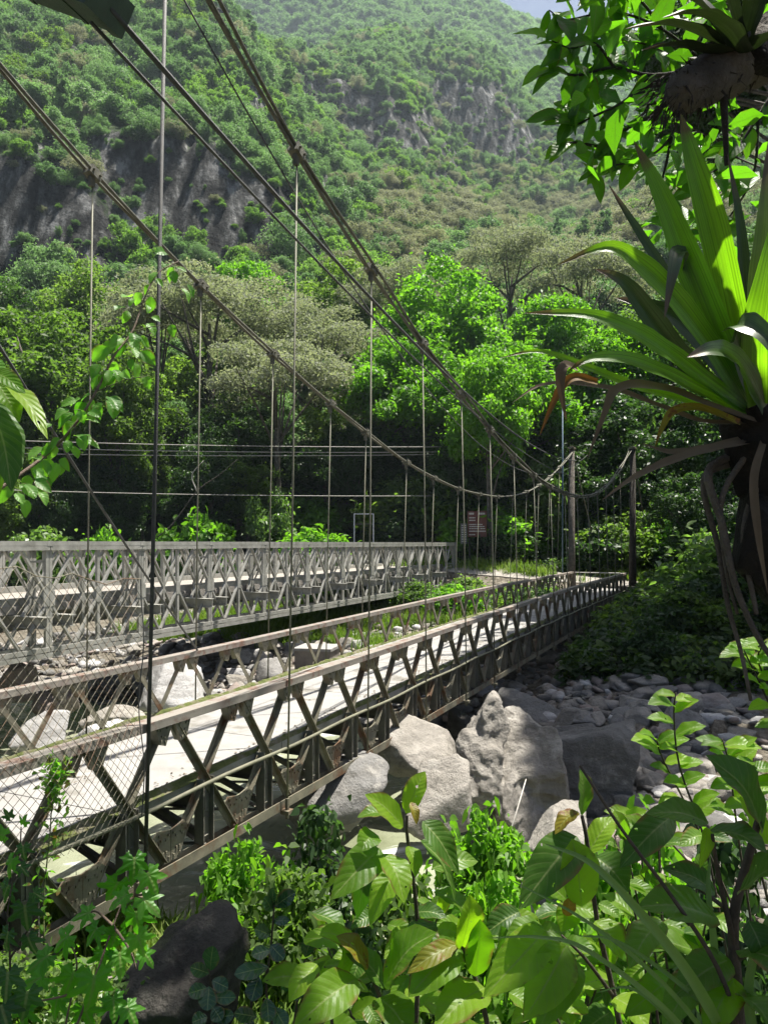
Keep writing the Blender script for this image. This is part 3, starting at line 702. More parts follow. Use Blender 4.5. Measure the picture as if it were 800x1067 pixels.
def stays():
    """dark stay cables running down from the green beam to the far side"""
    A0 = at(114, 8, 5.0); B0 = at(95, 23, 5.0)
    ends = (bw(40.6 / CS, WB + .1), bw(40.6 / CS, WB + .1))
    for (p, r, sag, lab, zz) in ((A0, .020, .9, 'thick dark stay cable running from the corner of the green beam down past the hillside', 4.5), (B0, .013, .75, 'thinner dark stay cable starting under the green beam, just below the thick one', 3.6)):
        e = Vector((ends[0].x, ends[0].y, E + zz)); pts = []
        for k in range(41):
            t = k / 40; q = p.lerp(e, t); q.z -= sag * 4 * t * (1 - t) * (1.2 - t * .4); pts.append(q - p)
        m = MB(); m.tube(pts, r, 6)
        tag(link('stay_cable', m.mesh('stay_cable', M['cable_dark'], True), None, p), lab, 'cable')
    # two thin extra lines above the near main cable
    for x0, x1, y1, lab in ((190, 300, 150, 'thin wire just left of the near main cable at the top'),):
        p = at(x0, -4, 8.2); m = MB(); pts = []
        e = at(612, 474, 40)
        for k in range(31):
            t = k / 30; q = p.lerp(e, t); q.z -= 2.9 * 4 * t * (1 - t) * (1.25 - .5 * t); pts.append(q - p)
        m.tube(pts, .011, 5); tag(link('stay_cable', m.mesh('stay_cable', M['cable_dark'], True), None, p), lab, 'cable')
    p = at(-6, 352, 6.4); e = at(206, 678, 12.6); m = MB()
    m.tube([(e - p) * (k / 12) + Vector((0, 0, -.06 * 4 * (k / 12) * (1 - k / 12))) for k in range(13)], .015, 6)
    tag(link('stay_cable', m.mesh('stay_cable', M['cable_dark'], True), None, p), 'dark cable slanting down behind the climbing vine at the left to the far railing', 'cable')
    # the green beam end
    T = thing('steel_beam', 'end of a dark green box beam with a capped edge, top left corner', 'beam', at(80, 0, 5.0))
    a = at(108, 2, 5.0) - T.location; b = at(-110, -78, 5.6) - T.location
    m = MB(); m.beam(a, b, .34, .19); link('box_section', m.mesh('box_section', M['green_paint']), T)
    t = (b - a).normalized(); m = MB(); m.beam(a - t * .06, a + t * .03, .37, .225); link('end_cap', m.mesh('end_cap', M['green_paint']), T)
    m = MB()
    for k in (.25, .75, 1.25): m.beam(a + t * k, a + t * (k + .04), .36, .205)
    link('stiffener', m.mesh('stiffener', M['green_paint']), T)
    q = b * .8 + a * .2; m = MB(); base = Vector((q.x + T.location.x, q.y + T.location.y, gz(q.x + T.location.x, q.y + T.location.y) - .3)) - T.location
    m.beam(q, base, .26, .26, (0, 1, 0)); link('beam_post', m.mesh('beam_post', M['green_paint']), T)
stays()

# ------------------------------------------------------------------ the steel road bridge
MT = .4125; MTH = math.atan(MT); MS, MC = math.sin(MTH), math.cos(MTH)
RB = thing('road_bridge', 'long grey panel truss road bridge with a gravel deck behind the footbridge', 'bridge', (-14.56, 0, 0), math.pi / 2 - MTH)
def roadbridge():
    PL = 3.048; SJ = 17.13 / MC
    J = [SJ + PL * k for k in range(-3, 11)]
    zt, zb = E - .06, E - 2.42
    p = MB(); H = 2.36
    def ch(z, s=1):
        for dy in (-.05, .05):
            p.box((0, dy, z), (PL - .02, .045, .1))
    ch(zt - .05 - zt); ch(-H + .05)
    for x in (-PL / 2 + .05, 0, PL / 2 - .05):
        p.box((x, 0, -H / 2), (.085, .07, H - .2))
    for x in (-PL / 4, PL / 4):
        for sx in (-1, 1):
            p.beam((x + sx * .04, 0, -.12), (x + sx * PL / 4 - sx * .03, 0, -H / 2 + .06), .05, .075, (0, 1, 0))
            p.beam((x + sx * .04, 0, -H + .12), (x + sx * PL / 4 - sx * .03, 0, -H / 2 - .06), .05, .075, (0, 1, 0))
    pm = p.mesh('truss_panel', M['galv'])
    gms = []
    for x in (-PL / 2 + .08, 0, PL / 2 - .08):
        g = MB(); g.box((x, 0, -H / 2), (.17, .09, .34)); gms.append(g.mesh('gusset_plate', M['galv']))
    for wy in (0, .48, 4.9, 5.38):
        for a in J[:-1]:
            o = link('truss_panel', pm, RB, (a + PL / 2, wy, zt))
            if wy == 0:
                for gm in gms: link('gusset_plate', gm, o)
    for wy in (0, .48, 4.9, 5.38):
        c = MB(); L = J[-1] - J[0]; x = (J[0] + J[-1]) / 2
        for z in (zt + .055, zt - H - .075):
            for dy in (-.05, .05): c.box((x, wy + dy, z), (L, .05, .1))
        for a in J:
            for z in (zt + .055, zt - H - .075): c.box((a, wy, z), (.16, .16, .11))
        link('chord_reinforcement', c.mesh('chord_reinforcement', M['galv']), RB)
    tr = MB(); tr.box((0, 2.69, 0), (.2, 6.1, .02)); tr.box((0, 2.69, -.12), (.02, 6.1, .22)); tr.box((0, 2.69, -.24), (.14, 6.1, .02))
    tm = tr.mesh('cross_girder', M['galv'])
    for a in J[:-1]:
        for f in (.12, .88): link('cross_girder', tm, RB, (a + PL * f, 0, E - 1.62))
    br = MB()
    for dz in (-.35, -1.15): br.box((0, .24, dz), (.05, .46, .05))
    br.beam((0, .02, -.35), (0, .46, -1.15), .04, .04)
    bm_ = br.mesh('bracing_frame', M['galv'])
    for a in J[:-1]:
        for f in (.06, .94):
            for wy in (0, 4.9): link('bracing_frame', bm_, RB, (a + PL * f, wy, zt))
    d = MB(); d.box(((J[0] + J[-1]) / 2 + .6, 2.69, E - 1.5), (J[-1] - J[0] + 1.2, 4.1, .18)); link('deck', d.mesh('deck', M['road']), RB)
    d = MB()
    for wy in (.74, 4.64): d.box(((J[0] + J[-1]) / 2, wy, E - 1.33), (J[-1] - J[0], .12, .18))
    link('kerb_rail', d.mesh('kerb_rail', M['galv']), RB)
    d = MB(); d.box((J[-1] + .9, 2.69, E - 3.0), (1.6, 7.4, 2.6)); link('abutment', d.mesh('abutment', M['old_concrete']), RB)
    for wy in (0, 5.38):
        d = MB(); d.box((J[-1] + .06, wy, zt - 1.15), (.14, .3, 2.5)); link('end_post', d.mesh('end_post', M['galv']), RB)
roadbridge()
# ------------------------------------------------------------------ foliage
M['leaf_mid'] = leafmat('mid_green_foliage', [(.035, .065, .018), (.07, .115, .03), (.12, .17, .05)], (2.6, 3.1, 1.0), 0.46, .55, .25, .5)
M['leaf_bright'] = leafmat('bright_green_foliage', [(.045, .10, .015), (.085, .18, .022), (.13, .24, .035)], (2.6, 3.2, 0.8), 0.43, .5, .25, .5)
M['leaf_grey'] = leafmat('grey_green_foliage', [(.10, .12, .08), (.175, .19, .14), (.26, .27, .21)], (2.1, 2.3, 1.3), 0.32, .7, .2, .5)
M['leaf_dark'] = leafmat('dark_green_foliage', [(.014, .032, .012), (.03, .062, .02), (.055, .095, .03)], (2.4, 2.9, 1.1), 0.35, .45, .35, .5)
M['leaf_pale'] = leafmat('pale_green_foliage', [(.05, .09, .03), (.09, .15, .045), (.14, .2, .07)], (2.4, 2.9, 1.1), 0.40, .4, .4, .5)
M['grass'] = leafmat('grass', [(.06, .11, .015), (.12, .2, .03), (.2, .24, .07)], (1.4, 1.6, .6), .4, .6, .2, .8)
M['leaf_hill'] = leafmat('hill_foliage', [(.055, .105, .040), (.11, .185, .068), (.19, .275, .115)], (2.1, 2.5, 1.7), 0.28, .6, .2, .06)
M['leaf_hill_bright'] = leafmat('bright_hill_foliage', [(.06, .11, .03), (.10, .17, .04), (.15, .23, .06)], (2.1, 2.6, 1.1), .42, .6, .2, .05)
M['leaf_hill_grey'] = leafmat('grey_hill_foliage', [(.10, .115, .08), (.17, .175, .13), (.24, .235, .19)], (2.1, 2.3, 1.3), 0.30, .7, .2, .035)

def leaf_cards(P, Nn, size, r, aspect=.5, droop=.25, leafy=False):
    n = len(P); a = r.normal(size=(n, 3)); t = nrm(a - (a * Nn).sum(1)[:, None] * Nn); b = np.cross(Nn, t)
    s = np.asarray(size)[:, None] if hasattr(size, '__len__') else size
    if leafy:                                                   # six-sided leaf outline, edges lifted
        L = [P - t * s * .5] + [P + t * s * u + b * s * aspect * w + Nn * s * (.06 - max(0, u) * droop * .6) for u, w in ((-.2, .46), (.16, .42))] + [P + t * s * .55 - Nn * s * droop] + [P + t * s * u - b * s * aspect * w + Nn * s * (.06 - max(0, u) * droop * .6) for u, w in ((.16, .42), (-.2, .46))]
        return np.stack(L, 1).reshape(-1, 3), np.arange(6 * n).reshape(-1, 6)
    A = P - t * s * .5; Cc = P + t * s * .5 - Nn * s * droop; B = P + b * s * aspect * .5 - t * s * .05; D = P - b * s * aspect * .5 - t * s * .05
    V = np.stack([A, B, Cc, D], 1).reshape(-1, 3)
    return V, np.arange(4 * n).reshape(-1, 4)

def crown_mesh(name, mat, seed, rad, ht, clumps, per, lsize, clr=(.2, .36), shape='dome', aspect=.5, flat=.75, z0=0, fuzz=.35, leafy=False):
    """leaves in uneven clumps through a crown; returns mesh and clump centres"""
    r = np.random.RandomState(seed); Cs = []; Rs = []
    for k in range(clumps):
        for _ in range(40):
            d = nrm(r.normal(size=3)); q = r.rand() ** .45
            if shape == 'umbrella': c = np.array([d[0] * rad * q, d[1] * rad * q, ht * (.55 + .35 * r.rand() - .3 * (d[0] ** 2 + d[1] ** 2) * q * q)])
            else: c = np.array([d[0] * rad * q * .85, d[1] * rad * q * .85, ht * (.5 + d[2] * q * .42)])
            rc = rad * r.uniform(*clr)
            if all(np.linalg.norm((c - o) / np.array([1, 1, .8])) > .55 * (rc + e) * .8 for o, e in zip(Cs, Rs)): break
        Cs.append(c); Rs.append(rc)
    P = []; Nn = []; S = []
    for c, rc in zip(Cs, Rs):
        n = max(8, int(per * (rc / (rad * (clr[0] + clr[1]) / 2)) ** 2))
        d = nrm(r.normal(size=(n, 3)) + np.array([0, 0, .45]))
        lump = 1 + .28 * fbm(d * 2.3 + c, 2, seed)
        p = c + d * rc * (r.uniform(.55, 1.0, n) ** .6 * lump)[:, None] * np.array([1, 1, flat])
        q = r.rand(n) < fuzz; p[q] = c + r.normal(size=(q.sum(), 3)) * rc * .62 * np.array([1, 1, flat])
        P.append(p); Nn.append(nrm(d * .55 + r.normal(size=(n, 3)) * .5 + np.array([0, 0, .55]))); S.append(lsize * r.uniform(.65, 1.3, n))
    P = np.concatenate(P); Nn = np.concatenate(Nn); S = np.concatenate(S); P[:, 2] += z0
    V, Fc = leaf_cards(P, Nn, S, r, aspect, leafy=leafy)
    Cs = np.array(Cs); Cs[:, 2] += z0
    return fast_mesh(name, V, Fc, M[mat]), Cs

def trunk_mesh(name, Cs, base_r, h, seed, mat='bark', limbs=9, fork=.45, lean=.05):
    r = random.Random(seed); m = MB()
    top = Vector((r.uniform(-1, 1) * lean * h, r.uniform(-1, 1) * lean * h, h))
    ax = [Vector((0, 0, -.6))] + [Vector((0, 0, 0)).lerp(top, t) + Vector((r.uniform(-.1, .1), r.uniform(-.1, .1), 0)) * base_r * 2.5 for t in (.02, .2, .4, .6, .8, 1)]
    rr = [base_r * 1.35, base_r * 1.1, base_r * .9, base_r * .8, base_r * .68, base_r * .5, base_r * .3]
    m.tube(ax, rr, 8)
    idx = list(range(len(Cs))); r.shuffle(idx)
    for k in idx[:limbs]:
        c = Vector(Cs[k]); t = r.uniform(fork, .95); i = 1 + t * 5; a = ax[int(i)].lerp(ax[min(6, int(i) + 1)], i % 1)
        mid = a.lerp(c, .5) + Vector((r.uniform(-.4, .4), r.uniform(-.4, .4), r.uniform(-.1, .5))) * base_r * 2
        m.tube([a, mid, c], [base_r * .42, base_r * .28, base_r * .08], 6)
    return m.mesh(name, M[mat], True)

KINDS = {}
def kind(nm, mat, seed, rad, cht, z0, clumps, per, ls, shape, br, bark='bark', **kw):
    c, Cs = crown_mesh(nm + '_crown', mat, seed, rad, cht, clumps, per, ls, shape=shape, z0=z0, **kw)
    KINDS[nm] = (c, trunk_mesh(nm + '_trunk', Cs, br, z0 + cht * .35, seed, bark), z0 + cht, rad)
kind('round', 'leaf_bright', 1, 4.6, 9.5, 4.5, 78, 340, 0.282, 'dome', .26, clr=(.11, .25), flat=0.6)
kind('round2', 'leaf_bright', 2, 4.2, 8.5, 4.0, 68, 340, 0.282, 'dome', .24, clr=(.12, .26), flat=0.6)
kind('mid', 'leaf_mid', 3, 4.8, 10, 4.5, 80, 306, 0.265, 'dome', .25, clr=(.10, .23), flat=0.65)
kind('mid2', 'leaf_mid', 4, 4.2, 9, 4.0, 70, 306, 0.248, 'dome', .25, clr=(.10, .25), flat=0.65)
kind('flat', 'leaf_grey', 5, 5.6, 5.5, 8.5, 38, 561, 0.194, 'umbrella', .27, clr=(.15, .28), flat=.42)
kind('flat2', 'leaf_grey', 6, 5.0, 5.0, 8.5, 34, 561, 0.194, 'umbrella', .25, clr=(.16, .28), flat=.45)
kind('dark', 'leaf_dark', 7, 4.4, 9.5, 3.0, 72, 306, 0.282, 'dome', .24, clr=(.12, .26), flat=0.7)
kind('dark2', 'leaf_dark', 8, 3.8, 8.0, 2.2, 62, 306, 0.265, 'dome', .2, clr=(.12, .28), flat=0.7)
def bush_kind(nm, mat, seed, rad, cht, clumps, per, ls, **kw):
    c, Cs = crown_mesh(nm + '_crown', mat, seed, rad, cht, clumps, per, ls, z0=.1, leafy=True, **kw)
    KINDS[nm] = (c, trunk_mesh(nm + '_stem', Cs, rad * .05, cht * .4, seed, 'bark_dark', 7, .1), cht + .1, rad)
bush_kind('bush', 'leaf_mid', 11, 1.0, 1.7, 16, 170, .15, clr=(.28, .46))
bush_kind('bush_bright', 'leaf_bright', 12, 1.0, 1.5, 15, 170, .16, clr=(.28, .46))
bush_kind('bush_dark', 'leaf_dark', 13, 1.0, 1.8, 16, 180, .16, clr=(.28, .46))
bush_kind('bush_pale', 'leaf_pale', 14, 1.0, 1.8, 18, 200, .13, clr=(.24, .42))

def plant(nm, name, label, cat, x, y, H, group=None, rz=None, wide=1.0, dz=0, parts=('trunk', 'crown')):
    c, t, h, rad = KINDS[nm]
    k = H / h
    o = thing(name, label, cat, (x, y, gz(x, y) + dz), random.uniform(0, 6.28) if rz is None else rz, group)
    o.scale = (k * wide, k * wide, k)
    link(parts[0], t, o); link(parts[1], c, o)
    return o
def tree_px(nm, px, ytop, wpx, Y, label, group=None, cat='tree', name='tree', rz=None, minus=0):
    """a tree whose crown is centred on column px, tops out at ytop and is wpx wide in the photograph"""
    x = (px - CX) / F * Y; g = gz(x, Y) - minus; H = E + (HY - ytop) / F * Y - g
    c, t, h, rad = KINDS[nm]; wide = (wpx / F * Y / 2) / (rad * H / h)
    o = plant(nm, name, label, cat, x, Y, H, group, rz, max(.5, min(2.2, wide)), -minus)
    return o

GRP_F = 'trees along the foot of the slope'
TREES = [
 ('round2', 512, 352, 110, 47.8, 'bright green tree with a tall dark trunk right of the road sign'),
 ('mid', 52, 296, 215, 57, 'broad mid green tree filling the left edge behind the steel road bridge'),
 ('mid2', 128, 345, 130, 54, 'shorter mid green tree right of the broad one at the left edge'),
 ('flat', 222, 280, 210, 64, 'grey flat-topped tree behind the climbing vine, highest of the grey ones at the left'),
 ('flat2', 292, 352, 170, 54, 'grey flat-topped tree low in front, above the power lines'),
 ('flat', 330, 318, 170, 62, 'grey flat-topped tree between the low grey one and the bright green trees'),
 ('flat2', 165, 300, 130, 68, 'small grey flat-topped tree above the shorter mid green tree'),
 ('round', 462, 268, 150, 64, 'bright green round-crowned tree, tallest in the middle'),
 ('round2', 568, 292, 130, 63, 'bright green tree right of the tallest one, behind the long bromeliad leaf'),
 ('round2', 418, 338, 130, 56, 'bright green tree at the left of the bright group, just right of the grey trees'),
 ('round', 520, 350, 170, 53, 'bright green tree lowest in the middle, above the cable dip'),
 ('round2', 640, 330, 120, 60, 'bright green tree at the right of the group, half behind the bromeliad'),
 ('mid', 360, 405, 120, 58, 'shadowed mid green tree in the dark gap between grey and bright trees'),
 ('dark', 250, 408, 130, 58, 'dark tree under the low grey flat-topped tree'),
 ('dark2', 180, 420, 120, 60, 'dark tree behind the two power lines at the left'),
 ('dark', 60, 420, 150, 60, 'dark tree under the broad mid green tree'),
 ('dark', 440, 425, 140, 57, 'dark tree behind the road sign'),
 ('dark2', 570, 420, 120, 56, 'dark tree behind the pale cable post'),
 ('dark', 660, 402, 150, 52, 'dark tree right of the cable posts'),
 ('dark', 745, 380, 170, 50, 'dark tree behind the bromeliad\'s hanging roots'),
 ('mid', 700, 300, 180, 62, 'mid green tree behind the upright bromeliad leaves'),
 ('mid2', 800, 300, 170, 58, 'mid green tree at the right edge behind the bromeliad'),
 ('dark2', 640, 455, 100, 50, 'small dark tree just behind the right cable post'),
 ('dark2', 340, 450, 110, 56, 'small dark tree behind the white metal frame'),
 ('mid2', -10, 380, 130, 52, 'mid green tree cut by the left edge of the photo'),
 ('flat', 410, 268, 120, 74, 'grey tree just above the bright group on its left side'),
 ('mid', 355, 262, 110, 78, 'mid green tree above the grey flat-topped trees'),
 ('round2', 255, 262, 90, 80, 'light green tree above the highest grey tree at the left'),
 ('flat2', 610, 250, 130, 78, 'grey tree above the bright trees, left of the bromeliad'),
 ('flat', 530, 238, 130, 84, 'grey tree highest above the tallest bright green one'),
 ('mid2', 90, 270, 110, 76, 'mid green tree at the base of the dark cliff'),
 ('dark', 15, 285, 110, 74, 'dark tree at the base of the cliff at the left edge'),
]
for nm, px, yt, wp, Y, lab in TREES: tree_px(nm, px, yt, wp, Y, lab, GRP_F)

def understory():
    r = random.Random(3)
    tree_px('bush_bright', 205, 532, 90, 47.5, 'bright round bush above the middle of the steel road bridge', None, 'bush', 'bush')
    tree_px('bush_bright', 320, 548, 80, 48, 'low bright bush left of the white metal frame', None, 'bush', 'bush')
    tree_px('bush_pale', 282, 505, 62, 49, 'tall pale bush above the road bridge, left of the low bright bush', None, 'bush', 'bush')
    tree_px('bush_pale', 40, 545, 90, 46.5, 'pale scrubby bush above the left end of the road bridge', None, 'bush', 'bush')
    tree_px('bush_bright', 110, 548, 60, 47, 'low bright bush between the pale scrub and the round bush', None, 'bush', 'bush')
    tree_px('bush_pale', 570, 470, 90, 52, 'pale lit bush behind the cable posts', None, 'bush', 'bush')
    tree_px('bush_pale', 690, 430, 80, 50, 'pale lit bush above the right cable post', None, 'bush', 'bush')
    tree_px('bush_pale', 610, 520, 90, 53, 'pale lit bush behind the grass at the end of the footbridge', None, 'bush', 'bush')
    tree_px('bush_bright', 545, 552, 50, 50, 'small yellow-green bush left of the pale cable post', None, 'bush', 'bush')
    for k in range(22):
        px = r.uniform(-20, 560); yt = r.uniform(425, 505); Y = r.uniform(50.5, 57)
        tree_px(r.choice(['dark2', 'mid2', 'mid', 'dark']), px, yt, r.uniform(55, 95), Y, 'small understory tree in broken shade behind the road bridge', 'understory trees')
    # dark growth on the far bank right of the footbridge
    for k in range(84):
        s = r.uniform(24.3, 46); w = -1.4 - 15 * r.random() ** 1.3; p = bw(s, w)
        lim = E - .11 * p.y - gz(p.x, p.y) + max(0, -w - 2.2) * .75          # stay below the line of sight to the bridge
        H = min(r.uniform(1.2, 4.4), lim)
        if H < .5: continue
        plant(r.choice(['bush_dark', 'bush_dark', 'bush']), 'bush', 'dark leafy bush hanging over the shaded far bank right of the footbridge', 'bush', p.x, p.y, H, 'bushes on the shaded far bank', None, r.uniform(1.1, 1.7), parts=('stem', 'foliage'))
    for k in range(34):
        s = r.uniform(50, 55); w = r.uniform(-8, 36); p = bw(s, w)
        plant(r.choice(['bush_pale', 'bush', 'bush', 'bush_bright']), 'bush', 'leafy green bush in broken shade behind the far road', 'bush', p.x, p.y, r.uniform(2.2, 5.0), 'bushes behind the far road', None, r.uniform(.9, 1.4), parts=('stem', 'foliage'))
    for k in range(20):
        s = r.uniform(49.8, 54); w = r.uniform(-10, 30); p = bw(s, w)
        plant(r.choice(['bush_dark', 'bush', 'bush_dark']), 'bush', 'dark green bush in the shade under the trees along the far road', 'bush', p.x, p.y, r.uniform(1.5, 3.6), 'bushes under the far trees', None, r.uniform(1.0, 1.5), parts=('stem', 'foliage'))
    for k in range(10):
        s = r.uniform(35, 40); w = r.uniform(2.5, 16); p = bw(s, w)
        plant(r.choice(['bush', 'bush_dark', 'bush_bright']), 'bush', 'green bush on the grassy bank under the steel road bridge', 'bush', p.x, p.y, r.uniform(.9, 1.8), 'bushes under the road bridge', None, r.uniform(1.0, 1.5), parts=('stem', 'foliage'))
    tree_px('bush_pale', 742, 545, 160, 27, 'large sunlit pale green shrub hanging over the river bed at the right', None, 'shrub', 'shrub', minus=1.0)
    tree_px('bush_pale', 770, 612, 120, 24.5, 'sunlit pale green shrub lowest at the right edge, in front of the larger one', None, 'shrub', 'shrub', minus=.6)
    pass
understory()

for px, yt, wp, Y, lab in ((705, 395, 150, 53, 'dark tree beyond the road, right of the end of the footbridge'), (760, 360, 170, 40, 'dark tree on the far bank behind the hanging roots'), (725, 480, 110, 37, 'small dark tree above the sunlit shrubs at the right')):
    tree_px('dark' if wp > 110 else 'dark2', px, yt, wp, Y, lab, 'dark trees of the far bank')
def shade_tree():
    """tall trees added over the right bank, crowns placed sunward to shade the river bed"""
    for k, (x, y, hh, tg) in enumerate(((15.5, 19.5, 21, ((5.0, 17.5, 3.0), (7.4, 20.5, 3.2), (4.2, 13.3, 1.15))), (20.5, 27, 22, ((7.6, 24, 3.4), (9.6, 21, 2.6), (6.8, 29.5, 2.4))), (26, 36, 22, ((10, 34.5, 2.6), (8.6, 31, 2.0))))):
        o = thing('tree', 'tall tree added on the right bank, its crown placed to shade the river bed', 'tree', (x, y, gz(x, y)), 0, 'shade trees added on the right bank')
        ax = []
        for q, (tx, ty, rad) in enumerate(tg):
            c, Cs = crown_mesh('tall_crown', 'leaf_dark', 90 + k * 5 + q, rad, 4, int(14 + rad * 4), 300, .45, shape='umbrella', z0=0, clr=(.22, .4), flat=.5)
            p = Vector((tx, ty, 1.0)) + SUN * (hh / SUN.z) - o.location; link('crown', c, o, p); ax += [p + Vector(a) for a in Cs[::3]]
        link('trunk', trunk_mesh('tall_trunk', [tuple(a) for a in ax], .34, hh - 4, 90 + k, 'bark', len(ax), .9, .01), o)
shade_tree()

# ------------------------------------------------------------------ the forested mountain
def forest():
    r = np.random.RandomState(21)
    ms = []
    for i, (mat, rad, ht, fl, ls) in enumerate((('leaf_hill', 3.2, 5.2, .75, .62), ('leaf_hill', 2.6, 4.6, .8, .56), ('leaf_hill', 3.6, 5.0, .7, .62), ('leaf_hill_bright', 2.8, 4.4, .8, .6), ('leaf_hill_grey', 3.8, 4.2, .55, .5), ('leaf_mid', 3.0, 5.0, .8, .6), ('leaf_hill', 5.4, 7.0, .7, .62), ('leaf_hill', 1.9, 8.5, .9, .56), ('leaf_hill_bright', 5.6, 4.0, .5, .6))):
        ms.append(crown_mesh('hill_crown', mat, 40 + i, rad, ht, 26, 190, ls * .6, clr=(.15, .36), flat=fl, z0=.8, fuzz=.35)[0])
    n = 46000
    Y = np.sqrt(r.uniform(64 ** 2, 480 ** 2, n)); X = r.uniform(-.64, .64, n) * Y
    e = 1.2
    Z = ground(X, Y); dzx = (ground(X + e, Y) - Z) / e; dzy = (ground(X, Y + e) - Z) / e
    nz = 1 / np.sqrt(1 + dzx ** 2 + dzy ** 2)
    dens = sst(.32, .62, nz + .10 * fbm(np.stack([X, Y, Z], -1) / 18, 3, 44)) * .72 + .5
    dens = dens * .47
    dens = np.clip(dens / np.maximum(nz, .3) * .75, 0, 1)
    k = r.rand(n) < dens
    X, Y, Z, nz = X[k], Y[k], Z[k], nz[k]; n = len(X)
    size = (.36 + .66 * r.rand(n) ** 1.7) * np.where(nz < .45, .55, 1.0)
    size *= 1 + .35 * fbm(np.stack([X, Y, Z], -1) / 30, 2, 46)
    # broad belts of one kind
    b = fbm(np.stack([X, Y * .6, Z], -1) / 24, 3, 47)
    idx = np.where(b > .24, 3, np.where(b < -.30, 5, r.randint(0, 3, n)))
    yy = HY - F * (Z - E) / Y; xx = CX + F * X / Y
    belt = np.exp(-((yy - (232 + (xx - 500) * -.02)) / 38.) ** 2) * sst(330, 430, xx)
    idx = np.where(r.rand(n) < belt * .85, 4, idx)
    idx = np.where((r.rand(n) < .06), 4, idx)
    q = r.rand(n); idx = np.where((q < .03) & (nz > .45) & (idx != 4), 6, np.where((q < .15) & (idx != 4), 7, idx))
    # far ridge: coarser and sparser
    Y2 = np.sqrt(r.uniform(480 ** 2, 780 ** 2, 26000)); X2 = r.uniform(-.3, .34, 26000) * Y2; keep = (X2 / Y2 > -.2); X2, Y2 = X2[keep][:9000], Y2[keep][:9000]
    Z2 = ground(X2, Y2); n2 = len(X2)
    S = np.concatenate([size, np.full(n2, 1.0) * r.uniform(.9, 1.9, n2)])
    I = np.concatenate([idx, r.randint(0, 3, n2)])
    P = np.concatenate([np.stack([X, Y, Z - .5], -1), np.stack([X2, Y2, Z2 - .5], -1)])
    nn = len(P); S3 = np.stack([S * r.uniform(.75, 1.35, nn), S * r.uniform(.75, 1.35, nn), S * r.uniform(.75, 1.35, nn)], -1)
    scatter('forest', P, S3, np.stack([r.uniform(-.12, .12, nn), r.uniform(-.12, .12, nn), r.uniform(0, 6.28, nn)], -1), I, ms)
    print('FOREST', nn)
forest()

def tuft(name, mat, seed, n, h, spread, w=.012):
    r = np.random.RandomState(seed); V = []; Fc = []
    for k in range(n):
        a = r.uniform(0, 6.28); d = np.array([math.cos(a), math.sin(a), 0]); p = np.array([r.normal() * spread, r.normal() * spread, 0]); L = h * r.uniform(.5, 1.15); b = r.uniform(.15, .7)
        s = np.array([-d[1], d[0], 0]) * w
        pts = [p, p + d * L * b * .3 + np.array([0, 0, L * .55]), p + d * L * b + np.array([0, 0, L * (1 - b * .35)])]
        o = len(V); V += [pts[0] - s, pts[0] + s, pts[1] - s * .8, pts[1] + s * .8, pts[2] - s * .1, pts[2] + s * .1]
        Fc += [(o, o + 1, o + 3, o + 2), (o + 2, o + 3, o + 5, o + 4)]
    return fast_mesh(name, V, Fc, M[mat])
def sprig(name, mat, seed, n, h, ls, spread=.12):
    r = np.random.RandomState(seed); P = []; Nn = []
    for k in range(n):
        t = r.rand() ** .7; a = r.uniform(0, 6.28); q = spread * r.uniform(.2, 1) * (1.2 - t * .6)
        P.append((math.cos(a) * q, math.sin(a) * q, h * t)); Nn.append((math.cos(a) * .5 + r.normal() * .2, math.sin(a) * .5 + r.normal() * .2, 1))
    V, Fc = leaf_cards(np.array(P), nrm(np.array(Nn)), ls * r.uniform(.6, 1.2, n), r, .55, .3, True)
    return fast_mesh(name, V, Fc, M[mat])
